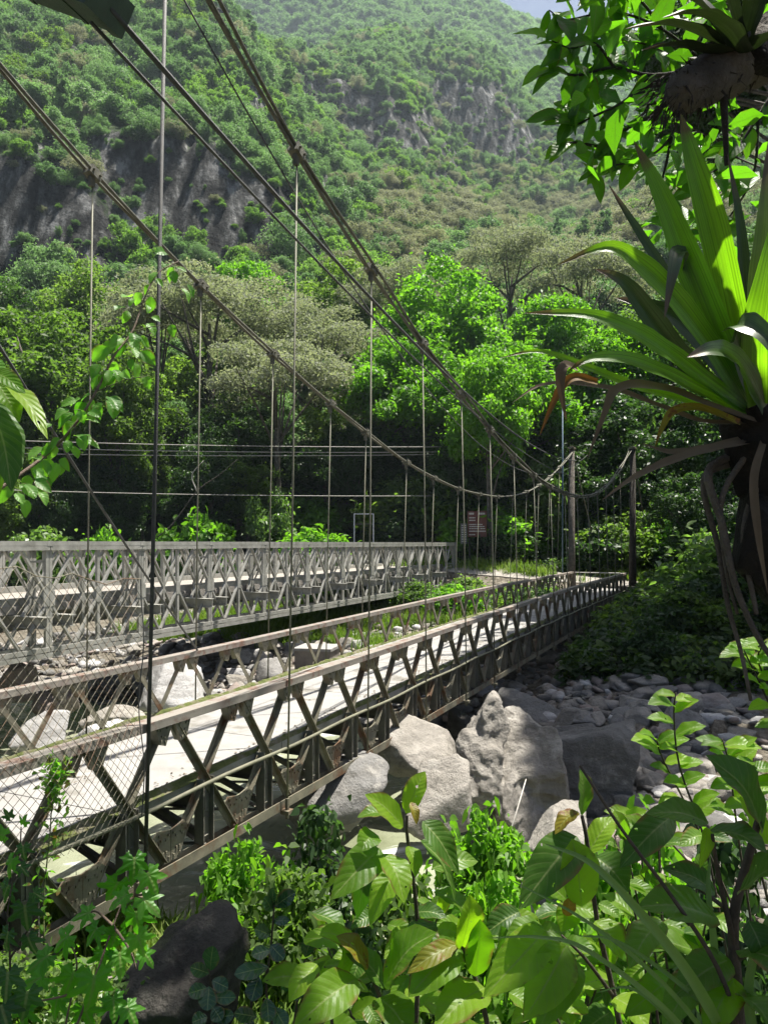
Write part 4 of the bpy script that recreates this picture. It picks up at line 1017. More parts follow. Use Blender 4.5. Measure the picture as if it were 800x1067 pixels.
def lowgrowth():
    r = np.random.RandomState(31)
    gm = [tuft('grass_tuft', 'grass', 60 + i, 26, .42, .12) for i in range(4)]
    # bright grass between the bridges, along the far road and on the near bank
    def region(n, s0, s1, w0, w1, thr=-.1, sd=0):
        S = r.uniform(s0, s1, n); W = r.uniform(w0, w1, n); X = -6 + S * SN - W * CS; Y = S * CS + W * SN
        k = fbm(np.stack([X, Y, X * 0], -1) / 2.2, 3, 61 + sd) > thr; X, Y = X[k], Y[k]; return np.stack([X, Y, ground(X, Y) - .02], -1)
    A = np.concatenate([region(4200, 27.5, 39, 3, 19, -.05), region(1500, 49.2, 53, -9, 1, -.3, 1), region(900, 45, 49.5, -9, 30, .2, 2), region(1100, 6.0, 9.6, -4.6, -1.2, -.25, 3), region(500, 8, 10, -2, 2, .1, 4)])
    n = len(A); s = r.uniform(.6, 1.4, n) * np.where(A[:, 1] > 20, 1.5, 1.0)
    scatter('grass', A, s, np.stack([r.normal(size=n) * .15, r.normal(size=n) * .15, r.uniform(0, 6.28, n)], -1), r.randint(0, 4, n), gm)
    sm = [sprig('sprig', m_, 70 + i, 34, .3, .085) for i, m_ in enumerate(('leaf_mid', 'leaf_bright', 'leaf_mid', 'leaf_dark', 'leaf_pale'))]
    B = np.concatenate([region(5200, 2.0, 9.6, -8.5, -1.3, -.45, 5), region(1400, 2.5, 7.5, -2.5, 2.5, .0, 6)])
    B = B[np.hypot(B[:, 0], B[:, 1]) > 1.3]; B = B[B[:, 1] > 1.2]
    n = len(B)
    scatter('ground_cover', B, r.uniform(.55, 1.35, n), np.stack([r.normal(size=n) * .25, r.normal(size=n) * .25, r.uniform(0, 6.28, n)], -1), r.randint(0, 5, n), sm)
    Cc = np.concatenate([region(5600, 24, 46, -18, -.8, -.6, 8), region(900, 38, 43, 3, 16, -.3, 9), region(2600, 49.6, 56, -16, 36, -.5, 10)])
    n = len(Cc)
    scatter('undergrowth', Cc, r.uniform(1.5, 3.6, n), np.stack([r.normal(size=n) * .3, r.normal(size=n) * .3, r.uniform(0, 6.28, n)], -1), r.choice([0, 2, 3, 3, 3], n), sm)
lowgrowth()
# ------------------------------------------------------------------ foreground plants, leaf by leaf
M['fg_leaf'] = leafmat('broad_leaf', [(.06, .125, .009), (.10, .185, .012), (.155, .245, .02)], (2.9, 3.6, 0.7), 0.53, .42, .3, 6, veins=9, holes=38)
M['fg_leaf_dark'] = leafmat('dark_broad_leaf', [(.028, .07, .010), (.048, .105, .012), (.08, .15, .016)], (2.7, 3.6, 0.8), 0.38, .42, .3, 6, veins=9, holes=38)
M['fg_leaf_yellow'] = leafmat('yellowing_leaf', [(.13, .14, .01), (.2, .17, .015), (.26, .18, .02)], (1.5, 1.4, .4), .45, .45, .35, 10, veins=8, spots=((.16, .07, .015), 30, .58), holes=38)
M['clusia'] = leafmat('thick_glossy_leaf', [(.014, .045, .02), (.025, .07, .03), (.04, .10, .045)], (1.4, 1.8, .8), .16, .25, .6, 6, veins=5)
M['maple'] = leafmat('lobed_leaf', [(.035, .12, .012), (.055, .17, .016), (.08, .2, .03)], (2.7, 3.4, 0.7), 0.53, .42, .4, 6, veins=7, holes=38)
M['maple_dark'] = leafmat('dark_lobed_leaf', [(.014, .05, .014), (.025, .075, .02)], (2.7, 3.4, 0.8), 0.38, .42, .4, 6, veins=7)
M['vine'] = leafmat('vine_leaf', [(.05, .14, .02), (.09, .2, .035), (.13, .26, .06)], (2.5, 3.1, 0.7), 0.53, .45, .4, 6, veins=6)
M['canopy_leaf'] = leafmat('canopy_leaf', [(.028, .075, .010), (.048, .12, .013), (.08, .17, .02)], (2.6, 3.2, .6), 0.58, .42, .3, 6, veins=8)
M['strap'] = leafmat('strap_leaf', [(.045, .10, .012), (.065, .14, .016), (.10, .18, .03)], (3.6, 4.0, 0.5), 0.58, .3, .55, 7, spots=((.12, .055, .015), 55, .73), tipc=((.13, .11, .03), .94), streak=26)
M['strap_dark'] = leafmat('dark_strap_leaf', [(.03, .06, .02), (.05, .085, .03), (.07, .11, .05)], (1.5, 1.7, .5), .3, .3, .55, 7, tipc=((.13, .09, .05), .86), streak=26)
M['strap_shade'] = leafmat('shaded_strap_leaf', [(.010, .018, .008), (.018, .028, .012)], (1.3, 1.5, .5), .2, .5, .25, 7, tipc=((.05, .035, .02), .86), streak=26)  # darkened strap leaf: the shade is put into the colour
M['blade'] = leafmat('grass_blade', [(.09, .18, .04), (.15, .25, .07)], (1.5, 1.6, .6), .4, .4, .45, 8)
M['stem_green'] = surf('green_stem', [(.3, (.05, .07, .02)), (.7, (.11, .12, .045))], 20, .6, 0, .2, 90)
M['stem_dark'] = surf('woody_stem', [(.3, (.035, .028, .02)), (.7, (.09, .07, .05))], 20, .8, 0, .4, 90)
M['root'] = surf('root_mass', [(.3, (.006, .005, .004)), (.7, (.022, .018, .013))], 14, .95, 0, .9, 60)  # near-black: deep shadow around the leaf bases is put into the colour

CAMP = Vector((0, 0, E))
def bez(p, n):
    """smooth curve through the points"""
    p = [Vector(q) for q in p]
    if len(p) == 2: return [p[0].lerp(p[1], i / n) for i in range(n + 1)]
    out = []
    q = [p[0] * 2 - p[1]] + p + [p[-1] * 2 - p[-2]]
    for i in range(n + 1):
        t = i / n * (len(p) - 1); k = min(int(t), len(p) - 2); t -= k
        a, b, c, d = q[k:k + 4]
        out.append(.5 * ((2 * b) + (c - a) * t + (2 * a - 5 * b + 4 * c - d) * t * t + (3 * b - a - 3 * c + d) * t ** 3))
    return out
def w_broad(t): return max(.0, math.sin(math.pi * min(1, t) ** .82)) ** .75 * (1 - .25 * max(0, t - .75) / .25) + .02 * (1 - t)
def w_obov(t): return max(0, math.sin(math.pi * t ** 1.25)) ** .62
def w_strap(t): return min(1, (1 - t) * 2.1) ** .8 * (.78 + .22 * min(1, t * 4)) + .01
def w_blade(t): return (1 - t) ** .6 * min(1, .5 + t * 3)
def blade_mesh(name, pts, w, mat, prof, hint, fold=.3, n=16, wave=.04, seed=0, cols=6, twist=0):
    """a leaf surface along pts; hint: rough direction its upper face looks"""
    c = bez(pts, n); V = []; UV = []; k = cols + 1; r = random.Random(seed); ph = r.uniform(0, 6)
    for i, p in enumerate(c):
        t = (c[min(i + 1, n)] - c[max(i - 1, 0)]).normalized(); hh = Vector(hint)
        if twist: hh = Quaternion(t, twist * i / n) @ hh
        s = t.cross(hh); s = s.normalized() if s.length > 1e-4 else t.orthogonal().normalized()
        nn = s.cross(t)
        ww = w * .5 * prof(i / n)
        for j in range(k):
            x = j / cols * 2 - 1; ax = abs(x)
            z = ax * math.sin(fold) + wave * ax * ax * math.sin(i * 1.25 + ph + (2 if x > 0 else 0)) * 2.2
            V.append(p + s * x * ww * math.cos(fold) + nn * z * ww); UV.append((j / cols, i / n))
    Fc = [(i * k + j, i * k + j + 1, (i + 1) * k + j + 1, (i + 1) * k + j) for i in range(n) for j in range(cols)]
    return fast_mesh(name, V, Fc, M[mat], True, UV)
def leaf_at(parent, base, tip, w, mat='fg_leaf', droop=.12, hint=None, seed=0, prof=w_broad, fold=.28, name='leaf', n=14, pet=None):
    """base, tip: world points; droop bends the blade (fraction of its length)"""
    o = parent.matrix_world.translation if False else Vector(parent.location)
    L = (tip - base).length
    if hint is None:
        v = (CAMP - base).normalized(); hint = (v * .6 + Vector((0, 0, .75)) + Vector((random.uniform(-.2, .65), random.uniform(-.3, .3), random.uniform(-.2, .3)))).normalized()
    mid = base.lerp(tip, .5) + Vector(hint) * L * droop
    me = blade_mesh(name, [base - o, mid - o, tip - o], w, mat, prof, hint, fold, n, .045, seed)
    q = link(name, me, parent)
    return q
def stem(parent, pts, r, mat='stem_dark', name='stem', n=14, taper=.5):
    o = Vector(parent.location); c = [p - o for p in bez(pts, n)]
    m = MB(); m.tube(c, [r * (1 - (1 - taper) * i / n) for i in range(n + 1)], 6); return link(name, m.mesh(name, M[mat], True), parent)
def ppx(pts): return [at(*p) for p in pts]
def lobed(name, size, mat, seed, droop=.25):
    r = random.Random(seed); na = 72; nr = 5; V = [(0, 0, 0)]; UV = [(.5, .1)]
    lob = [(0, 1.0, .62), (56, .84, .52), (-56, .84, .52), (108, .6, .5), (-108, .6, .5)]
    for q in range(1, nr + 1):
        for i in range(na):
            a = -180 + 360 * i / na; rad = .42
            for la, lr, lw in lob:
                d = abs(a - la) / 57.3
                rad = max(rad, lr * max(0, 1 - d / lw) ** .7 if d < lw else 0)
            rad *= 1 + .05 * math.sin(i * 2.1)
            if abs(a) > 158: rad = min(rad, .12)
            rr = rad * q / nr; x = math.sin(R(a)) * rr; y = math.cos(R(a)) * rr
            V.append((x * size, y * size, (-droop * rr * rr + .05 * math.sin(a * .05 * 3 + seed) * rr) * size)); UV.append((.5 + x * .5, .1 + y * .8))
    Fc = []
    for q in range(nr - 1):
        for i in range(na):
            j = (i + 1) % na; Fc.append((1 + q * na + i, 1 + (q + 1) * na + i, 1 + (q + 1) * na + j, 1 + q * na + j))
    Fc += [(0, 1 + i, 1 + (i + 1) % na, 0) for i in range(na)]
    me = bpy.data.meshes.new(name); me.from_pydata(V, [], [f if f[0] != f[3] else f[:3] for f in Fc])
    l = me.uv_layers.new(name='UVMap'); vi = np.empty(len(me.loops), np.int32); me.loops.foreach_get('vertex_index', vi); l.data.foreach_set('uv', np.array(UV, np.float32)[vi].ravel())
    me.polygons.foreach_set('use_smooth', np.ones(len(me.polygons), bool)); me.materials.append(M[mat]); me.update(); return me
def face_to(parent, me, p, axis, nhint, name='leaf'):
    """place a flat leaf mesh at p, its tip along axis, its face towards nhint"""
    y = Vector(axis).normalized(); z = Vector(nhint); z = (z - y * z.dot(y)).normalized(); x = y.cross(z)
    Mx = Matrix((x, y, z)).transposed().to_4x4(); Mx.translation = p - Vector(parent.location)
    q = link(name, me, parent); q.matrix_local = Mx; return q

# ---- the broad-leaved shrub in the middle
def centre_shrub():
    Y = 2.7
    T = thing('shrub', 'broad-leaved bright green shrub in the centre foreground, one shoot rising before the boulders', 'shrub', (.28, 2.8, gz(.28, 2.8)))
    for pts, r in (([(430, 1130, 2.8), (436, 1000, 2.8), (432, 930, 2.78), (424, 870, 2.72), (424, 850, 2.7)], .010),
                   ([(415, 1140, 2.6), (405, 1067, 2.6), (388, 1020, 2.6), (380, 1000, 2.6)], .011),
                   ([(520, 1140, 2.6), (506, 1060, 2.55), (490, 1005, 2.5), (480, 985, 2.5)], .011),
                   ([(660, 1150, 2.6), (640, 1040, 2.6), (622, 960, 2.55), (612, 880, 2.5), (606, 850, 2.5)], .011),
                   ([(640, 1040, 2.6), (610, 1000, 2.5), (585, 975, 2.45)], .008),
                   ([(350, 1130, 2.5), (345, 1060, 2.5), (330, 1010, 2.55)], .008)):
        stem(T, ppx(pts), r)
    L = [  # base, tip, width px, depth base, depth tip, material
     ((423, 848), (443, 804), 25, 2.7, 2.72, 0), ((420, 862), (380, 828), 27, 2.68, 2.6, 0), ((428, 836), (434, 860), 11, 2.65, 2.62, 2),
     ((396, 885), (344, 938), 40, 2.66, 2.5, 0), ((399, 890), (421, 942), 34, 2.62, 2.5, 3), ((440, 856), (478, 912), 32, 2.72, 2.7, 1),
     ((438, 876), (474, 940), 36, 2.74, 2.75, 1), ((390, 868), (373, 888), 26, 2.7, 2.6, 0), ((405, 850), (372, 852), 22, 2.72, 2.68, 0),
     ((425, 882), (433, 915), 22, 2.72, 2.66, 0), ((388, 890), (372, 958), 30, 2.74, 2.74, 1), ((415, 905), (385, 965), 30, 2.7, 2.6, 0),
     ((384, 1009), (350, 976), 27, 2.55, 2.5, 2), ((372, 990), (325, 970), 24, 2.6, 2.5, 0), ((400, 1028), (455, 972), 50, 2.55, 2.5, 0),
     ((402, 1030), (352, 985), 30, 2.6, 2.62, 1), ((480, 990), (489, 932), 32, 2.5, 2.46, 0), ((495, 1018), (500, 958), 30, 2.5, 2.45, 0),
     ((477, 984), (424, 1015), 22, 2.5, 2.42, 2), ((478, 988), (425, 1040), 44, 2.52, 2.4, 0), ((505, 1030), (452, 1075), 44, 2.5, 2.35, 0),
     ((372, 1020), (305, 1072), 42, 2.5, 2.35, 0), ((330, 1005), (301, 1045), 26, 2.55, 2.45, 0), ((345, 1010), (326, 1062), 28, 2.55, 2.45, 0),
     ((395, 1040), (428, 1085), 40, 2.55, 2.4, 3), ((512, 1015), (522, 965), 34, 2.55, 2.5, 1), ((510, 1040), (545, 1000), 36, 2.55, 2.5, 0),
     ((350, 1030), (362, 975), 26, 2.6, 2.6, 0), ((430, 960), (452, 1000), 34, 2.7, 2.6, 1), ((440, 975), (400, 1000), 34, 2.72, 2.6, 0),
     ((452, 930), (492, 960), 30, 2.8, 2.78, 0), ((450, 905), (498, 898), 28, 2.8, 2.85, 1),
     ((606, 850), (604, 802), 25, 2.5, 2.5, 1), ((602, 846), (578, 870), 20, 2.48, 2.44, 2), ((601, 872), (540, 948), 46, 2.48, 2.35, 1), ((606, 945), (596, 874), 42, 2.4, 2.42, 0),
     ((620, 893), (655, 930), 38, 2.5, 2.42, 1), ((612, 890), (640, 852), 26, 2.55, 2.6, 0), ((590, 938), (556, 915), 30, 2.5, 2.5, 3), ((590, 985), (545, 1065), 44, 2.42, 2.3, 0),
     ((568, 970), (503, 1040), 42, 2.45, 2.3, 0), ((565, 965), (525, 985), 28, 2.5, 2.45, 0), ((600, 1000), (560, 1075), 40, 2.42, 2.32, 1), ((620, 960), (648, 1000), 36, 2.5, 2.42, 0),
     ((600, 920), (562, 900), 26, 2.6, 2.6, 0), ((640, 1040), (675, 1072), 40, 2.5, 2.4, 0), ((590, 955), (594, 935), 14, 2.4, 2.4, 2)]
    mats = ['fg_leaf', 'fg_leaf_dark', 'fg_leaf_yellow', 'fg_leaf']
    for i, (b, t, w, y0, y1, m) in enumerate(L):
        leaf_at(T, at(b[0], b[1], y0), at(t[0], t[1], y1), w * .95 / F * Y, mats[m], .14, None, i)
    r = random.Random(4)
    for k in range(44):
        x, y = r.uniform(310, 650), r.uniform(940, 1075); a = r.uniform(0, 6.28); l = r.uniform(28, 52); d = r.uniform(2.75, 3.1)
        leaf_at(T, at(x, y, d), at(x + math.cos(a) * l, y + abs(math.sin(a)) * l * .7, d - .05), l * .6 / F * d, r.choice(['fg_leaf', 'fg_leaf_dark', 'fg_leaf']), .12, None, k + 100)
centre_shrub()

def filler_shrubs():
    r = random.Random(14)
    for cx, cy, w, h, Y, lab, n, mt in ((400, 985, 150, 90, 3.3, 'bright leafy shrub filling the space behind the middle shoots of the broad-leaved shrub', 70, ('fg_leaf', 'fg_leaf', 'fg_leaf_dark')), (590, 975, 170, 90, 3.2, 'bright leafy shrub behind the right half of the broad-leaved shrub', 80, ('fg_leaf', 'fg_leaf', 'fg_leaf_dark')), (700, 900, 120, 110, 3.0, 'mid green leafy shrub behind the dark large-leaved plant', 60, ('fg_leaf', 'fg_leaf_dark'))):
        b = at(cx, 1100, Y); T = thing('shrub', lab, 'shrub', (b.x, Y, gz(b.x, Y)))
        for q in range(7):
            x = cx + r.uniform(-w / 2, w / 2); y = cy + r.uniform(-h / 2, h / 4); d = Y + r.uniform(-.2, .2); P = ppx([(cx + r.uniform(-25, 25), 1120, Y), ((cx + x) / 2, (1120 + y) / 2, d), (x, y, d)]); stem(T, P, .006); c = bez(P, 20)
            for k in range(n // 7):
                p = c[r.randint(8, 20)]; a = r.uniform(0, 6.28); l = r.uniform(.07, .15); dd = Vector((math.cos(a), r.uniform(-.7, .5), math.sin(a) * .6 + r.uniform(-.3, .4))).normalized()
                leaf_at(T, p, p + dd * l, l * r.uniform(.42, .58), r.choice(mt), r.uniform(.05, .18), None, q * 50 + k, n=9)
filler_shrubs()

def right_shrub():
    T = thing('shrub', 'dark large-leaved plant with a thick stem in the lower right corner', 'shrub', (1.0, 2.3, gz(1.0, 2.3)))
    for pts, r in (([(775, 1150, 2.2), (768, 1040, 2.2), (764, 960, 2.2), (778, 900, 2.18), (790, 855, 2.15)], .020), ([(766, 990, 2.2), (748, 910, 2.15), (742, 870, 2.1)], .009), ([(768, 1000, 2.2), (800, 985, 2.1), (830, 975, 2.1)], .007),
                   ([(760, 950, 2.2), (720, 920, 2.3), (700, 905, 2.3)], .007)): stem(T, ppx(pts), r)
    L = [((795, 866), (735, 787), 58, 2.15, 2.1, 1), ((738, 858), (672, 848), 40, 2.15, 2.2, 1), ((736, 862), (729, 905), 18, 2.12, 2.1, 0), ((740, 865), (800, 890), 44, 2.1, 2.0, 1),
         ((748, 958), (664, 945), 50, 2.2, 2.1, 1), ((745, 930), (690, 905), 34, 2.3, 2.3, 1), ((770, 930), (835, 900), 60, 2.15, 2.0, 1), ((775, 990), (840, 1030), 60, 2.1, 1.9, 1),
         ((700, 850), (645, 905), 38, 2.4, 2.3, 1), ((680, 880), (650, 850), 28, 2.5, 2.5, 0), ((760, 1000), (700, 1040), 44, 2.2, 2.1, 1), ((765, 1020), (735, 1080), 44, 2.15, 2.05, 0),
         ((690, 960), (655, 1010), 40, 2.4, 2.3, 1), ((800, 880), (770, 830), 30, 2.3, 2.3, 0), ((720, 990), (672, 985), 34, 2.4, 2.4, 0), ((780, 960), (800, 1010), 34, 2.1, 2.05, 1),
         ((768, 1035), (806, 1075), 46, 2.1, 2.0, 1), ((735, 1010), (690, 1075), 40, 2.2, 2.1, 1), ((700, 1020), (650, 1060), 36, 2.4, 2.3, 0)]
    for i, (b, t, w, y0, y1, m) in enumerate(L):
        leaf_at(T, at(b[0], b[1], y0), at(t[0], t[1], y1), w * .92 / F * y0, ['fg_leaf', 'fg_leaf_dark'][m], .13, None, i + 300)
    # smaller bright shrub behind it
    T2 = thing('shrub', 'small-leaved bright green shrub at the right edge, its sprays standing before the shaded bank', 'shrub', (1.65, 3.6, gz(1.65, 3.6)))
    r = random.Random(9)
    sprays = [[(760, 1010, 3.6), (735, 880, 3.55), (708, 800, 3.5), (702, 745, 3.45), (704, 722, 3.42)], [(790, 1010, 3.6), (770, 880, 3.5), (760, 800, 3.45), (752, 770, 3.4)],
              [(850, 900, 3.4), (820, 780, 3.3), (795, 720, 3.25), (775, 678, 3.2)], [(850, 820, 3.4), (815, 740, 3.3), (790, 690, 3.25), (798, 668, 3.2)], [(770, 960, 3.6), (700, 880, 3.7), (665, 855, 3.8), (640, 862, 3.8)], [(770, 960, 3.6), (725, 860, 3.6), (690, 790, 3.55), (684, 770, 3.5)],
              [(800, 940, 3.5), (780, 850, 3.4), (785, 790, 3.35)]]
    k = 0
    for sp in sprays:
        P = ppx(sp); c = bez(P, 30); stem(T2, P, .006)
        for i in range(11, 31, 2):
            p = c[i]; sd = 1 if (i // 2) % 2 else -1
            l = r.uniform(.10, .15) * (1.1 - .2 * (i > 27)); d = Vector((sd * r.uniform(.5, 1), r.uniform(-.5, .2), r.uniform(-.15, .55))).normalized()
            leaf_at(T2, p, p + d * l, l * .55, 'fg_leaf', .10, (Vector((r.uniform(-.3, .3), -.5, .9))).normalized(), k); k += 1
right_shrub()

def long_grass():
    T = thing('grass_clump', 'clump of long arching grass blades crossing the lower right foreground', 'grass', (.95, 2.15, gz(.95, 2.15)))
    B = [([(765, 1100, 2.1), (720, 1020, 2.0), (665, 950, 1.95), (615, 900, 1.95), (566, 879, 2.0)], 15), ([(760, 1110, 2.1), (690, 1025, 2.0), (610, 960, 1.95), (527, 915, 2.0)], 7), ([(740, 1110, 2.1), (690, 1050, 2.0), (610, 990, 1.95), (560, 977, 1.95), (508, 978, 2.0)], 8),
         ([(770, 1110, 2.1), (735, 1050, 2.1), (650, 985, 2.1), (600, 975, 2.15)], 8), ([(790, 1110, 2.05), (780, 1030, 2.1), (800, 960, 2.1), (840, 920, 2.1)], 13), ([(745, 1110, 2.15), (745, 1000, 2.2), (738, 930, 2.25), (740, 890, 2.3)], 12), ([(735, 1110, 2.1), (690, 1055, 2.05), (655, 1030, 2.05), (620, 1035, 2.1)], 6)]
    for i, (p, w) in enumerate(B):
        q = ppx(p); o = Vector(T.location)
        me = blade_mesh('leaf', [a - o for a in q], w / F * 2.0, 'blade', w_blade, (-.35, -.6, .7), .35, 24, .0, i, 4); link('leaf', me, T)
    stem(T, ppx([(780, 1100, 2.1), (748, 1010, 2.1), (700, 935, 2.1), (650, 868, 2.1), (604, 798, 2.12)]), .0075, 'stem_dark', 'stalk', 16, .5)
long_grass()

def clusia():
    T = thing('shrub', 'low dark shrub with thick rounded glossy leaves left of the broad-leaved one', 'shrub', (-.6, 3.0, gz(-.6, 3.0)))
    for p in ([(222, 1130, 3.0), (221, 1060, 3.0), (217, 1000, 2.98)], [(300, 1130, 3.0), (278, 1040, 3.0), (282, 990, 2.98), (286, 940, 2.95)], [(300, 1130, 3.0), (310, 1040, 3.0), (318, 1000, 2.95)], [(262, 1130, 3.0), (262, 1040, 3.0), (268, 1000, 3.0)]): stem(T, ppx(p), .007)
    L = [((219, 1012), (222, 986), 15), ((218, 1028), (216, 1054), 16), ((221, 1022), (238, 1030), 13), ((222, 1050), (231, 1064), 13), ((216, 1030), (196, 1036), 13), ((222, 1040), (246, 1040), 12), ((216, 1060), (200, 1066), 13), ((222, 1062), (244, 1058), 12), ((218, 1015), (198, 1008), 12),
         ((286, 945), (308, 930), 14), ((284, 950), (275, 935), 11), ((284, 948), (285, 925), 9), ((282, 975), (265, 968), 12), ((282, 985), (296, 1000), 14), ((280, 1008), (244, 1016), 14), ((270, 1018), (262, 1044), 16), ((284, 960), (302, 960), 8), ((278, 1040), (280, 1066), 14), ((285, 1050), (298, 1072), 14), ((318, 998), (325, 974), 14), ((312, 1020), (292, 1030), 12), ((268, 1060), (244, 1056), 13), ((282, 990), (262, 996), 12), ((300, 1040), (318, 1030), 12), ((262, 1062), (256, 1085), 14)]
    for i, (b, t, w) in enumerate(L):
        hint = (Vector((random.uniform(-.4, .4), -1, .7))).normalized()
        leaf_at(T, at(b[0], b[1], 2.97), at(t[0], t[1], 2.92), w * 1.2 / F * 3.0, 'clusia', .06, hint, i, w_obov, .15)
clusia()

def lobed_vine():
    T = thing('lobed_vine', 'bright vine with maple-like lobed leaves in front of the dark boulder at the lower left', 'vine', (-1.0, 2.7, gz(-1.0, 2.7)))
    for p in ([(60, 1120, 2.6), (95, 1030, 2.6), (118, 965, 2.65), (138, 915, 2.7), (146, 895, 2.7)], [(60, 1120, 2.6), (70, 1060, 2.6), (80, 1010, 2.6), (75, 985, 2.6)], [(118, 965, 2.65), (135, 990, 2.6), (142, 1010, 2.6)], [(95, 1030, 2.6), (60, 1040, 2.55), (30, 1045, 2.5)], [(118, 965, 2.65), (100, 950, 2.7), (90, 955, 2.7)]): stem(T, ppx(p), .005, 'twig')
    r = random.Random(2)
    for i, (x, y, s, a) in enumerate([(140, 905, 34, 190), (155, 920, 32, 150), (122, 930, 34, 200), (150, 945, 30, 140), (142, 962, 36, 170), (144, 985, 32, 160), (120, 985, 36, 190), (125, 1004, 34, 150), (70, 985, 34, 230), (92, 958, 26, 240), (76, 1026, 38, 210), (98, 1032, 44, 165), (42, 1028, 34, 240), (118, 1050, 32, 160), (133, 1058, 28, 130), (108, 1000, 30, 200), (60, 1050, 36, 200), (88, 1060, 34, 180), (130, 940, 26, 220), (48, 1005, 30, 220), (25, 1060, 34, 200), (150, 1000, 24, 120), (100, 975, 26, 210)]):
        me = lobed('leaf', s * .78 / F * 2.65, 'maple', i, r.uniform(.15, .5))
        p = at(x, y - s * .25, 2.6 + r.uniform(-.12, .08)); an = R(a + r.uniform(-20, 20)); ax = Vector((math.sin(an), r.uniform(-.4, .1), math.cos(an)))
        face_to(T, me, p, ax, Vector((r.uniform(-.2, .7), -.75, r.uniform(.4, 1.1))))
    T = thing('lobed_vine', 'dark lobed vine climbing at the very left edge, in the shade', 'vine', (-1.22, 2.35, gz(-1.22, 2.35)))
    for p in ([(-10, 1110, 2.4), (10, 1020, 2.4), (8, 950, 2.4), (20, 890, 2.4), (22, 862, 2.4)], [(10, 1000, 2.4), (35, 960, 2.4), (45, 940, 2.4)]): stem(T, ppx(p), .004, 'stem_dark')
    for i, (x, y, s, a) in enumerate([(24, 888, 18, 170), (12, 903, 24, 200), (22, 908, 16, 150), (8, 932, 30, 190), (26, 955, 34, 170), (24, 862, 14, 40), (4, 875, 18, 300), (8, 980, 26, 200), (30, 985, 24, 160), (8, 1025, 34, 190), (28, 1046, 36, 180), (2, 1060, 36, 170), (10, 855, 14, 330), (36, 935, 16, 130)]):
        me = lobed('leaf', s * .8 / F * 2.4, 'maple_dark' if i not in (1, 5, 6) else 'maple', 50 + i, r.uniform(.1, .5))
        p = at(x, y - s * .25, 2.38 + r.uniform(-.1, .05)); an = R(a + r.uniform(-20, 20)); face_to(T, me, p, Vector((math.sin(an), r.uniform(-.4, .1), math.cos(an))), Vector((r.uniform(-.5, .5), -.9, r.uniform(.2, .8))))
lobed_vine()

def climbing_vine():
    pts = [(-30, 530, 4.6), (20, 495, 4.8), (55, 468, 5.0), (80, 440, 5.0), (100, 408, 5.1), (118, 372, 5.2), (138, 345, 5.3), (150, 312, 5.4), (164, 285, 5.5), (186, 272, 5.6)]
    b = at(*pts[0]); T = thing('climbing_vine', 'leafy vine climbing a thin twig diagonally across the left, bright leaves', 'vine', b)
    P = ppx(pts); stem(T, P, .012, 'twig', 'stem', 40, .3); c = bez(P, 60); r = random.Random(6)
    stem(T, [b, b + Vector((-.8, .2, -1.0)), Vector((b.x - 1.2, b.y + .3, gz(b.x - 1.2, b.y + .3) - .1))], .014, 'twig', 'stem', 8, 1.0)
    k = 0
    for i in list(range(3, 60)) + list(range(36, 60)) + list(range(4, 44)) * 2:
        p = c[i]; dens = 1 if i < 40 else .85
        if r.random() > dens * .68 or k > 90: continue
        d = Vector((r.uniform(-1, 1), r.uniform(-.6, .3), r.uniform(-1, .35))).normalized(); l = r.uniform(.085, .145) * (1.0 if i < 40 else .85)
        st = p + d * r.uniform(.01, .20); t = st + (d + Vector((0, 0, -.8))).normalized() * l
        leaf_at(T, st, t, l * r.uniform(.55, .8), 'vine', r.uniform(.02, .16), Vector((r.uniform(-.2, 1.0), -.7, r.uniform(.2, 1.1))).normalized(), k, fold=.35, n=9); k += 1
    for q in ([(52, 470, 5.0), (60, 430, 5.0), (84, 427, 5.0)], [(100, 408, 5.1), (130, 396, 5.1), (152, 392, 5.1)], [(138, 345, 5.3), (160, 340, 5.3), (178, 338, 5.3)], [(160, 290, 5.5), (170, 292, 5.5), (180, 282, 5.5)]):
        stem(T, ppx(q), .004, 'stem_green', 'tendril', 8)
        e = at(*q[-1]); leaf_at(T, e, e + Vector((.02, 0, -.09)), .07, 'vine', .05, Vector((0, -1, .4)), k); k += 1
climbing_vine()

def left_leaves():
    T = thing('shrub', 'large glossy leaves reaching in from the left edge at mid height', 'shrub', at(-70, 470, 1.6))
    b = at(-60, 430, 1.6)
    stem(T, [b + Vector((-.2, .1, -1.0)), b + Vector((-.08, .03, -.4)), b, at(-10, 395, 1.6), at(-4, 372, 1.6)], .008, 'stem_green')
    stem(T, [Vector((b.x - .35, b.y + .2, gz(b.x - .35, b.y + .2) - .05)), b + Vector((-.2, .1, -1.0))], .012, 'stem_green', n=4)
    for i, (a, t, w, y0, y1, m, h) in enumerate((((-8, 388), (27, 410), 17, 1.6, 1.55, 'fg_leaf', (-.2, -.7, .8)), ((2, 398), (50, 458), 20, 1.58, 1.5, 'fg_leaf', (.3, -.35, .9)), ((-14, 415), (12, 512), 34, 1.58, 1.5, 'fg_leaf_dark', (.7, -.7, .3)), ((-6, 376), (6, 394), 12, 1.62, 1.6, 'vine', (0, -.8, .6)), ((-20, 440), (-2, 520), 36, 1.65, 1.6, 'fg_leaf_dark', (.2, -.9, .3)), ((-2, 400), (20, 440), 24, 1.66, 1.66, 'fg_leaf', (.4, -.8, .4)))):
        leaf_at(T, at(a[0], a[1], y0), at(t[0], t[1], y1), w * 1.2 / F * 1.6, m, .1, Vector(h).normalized(), i)
left_leaves()

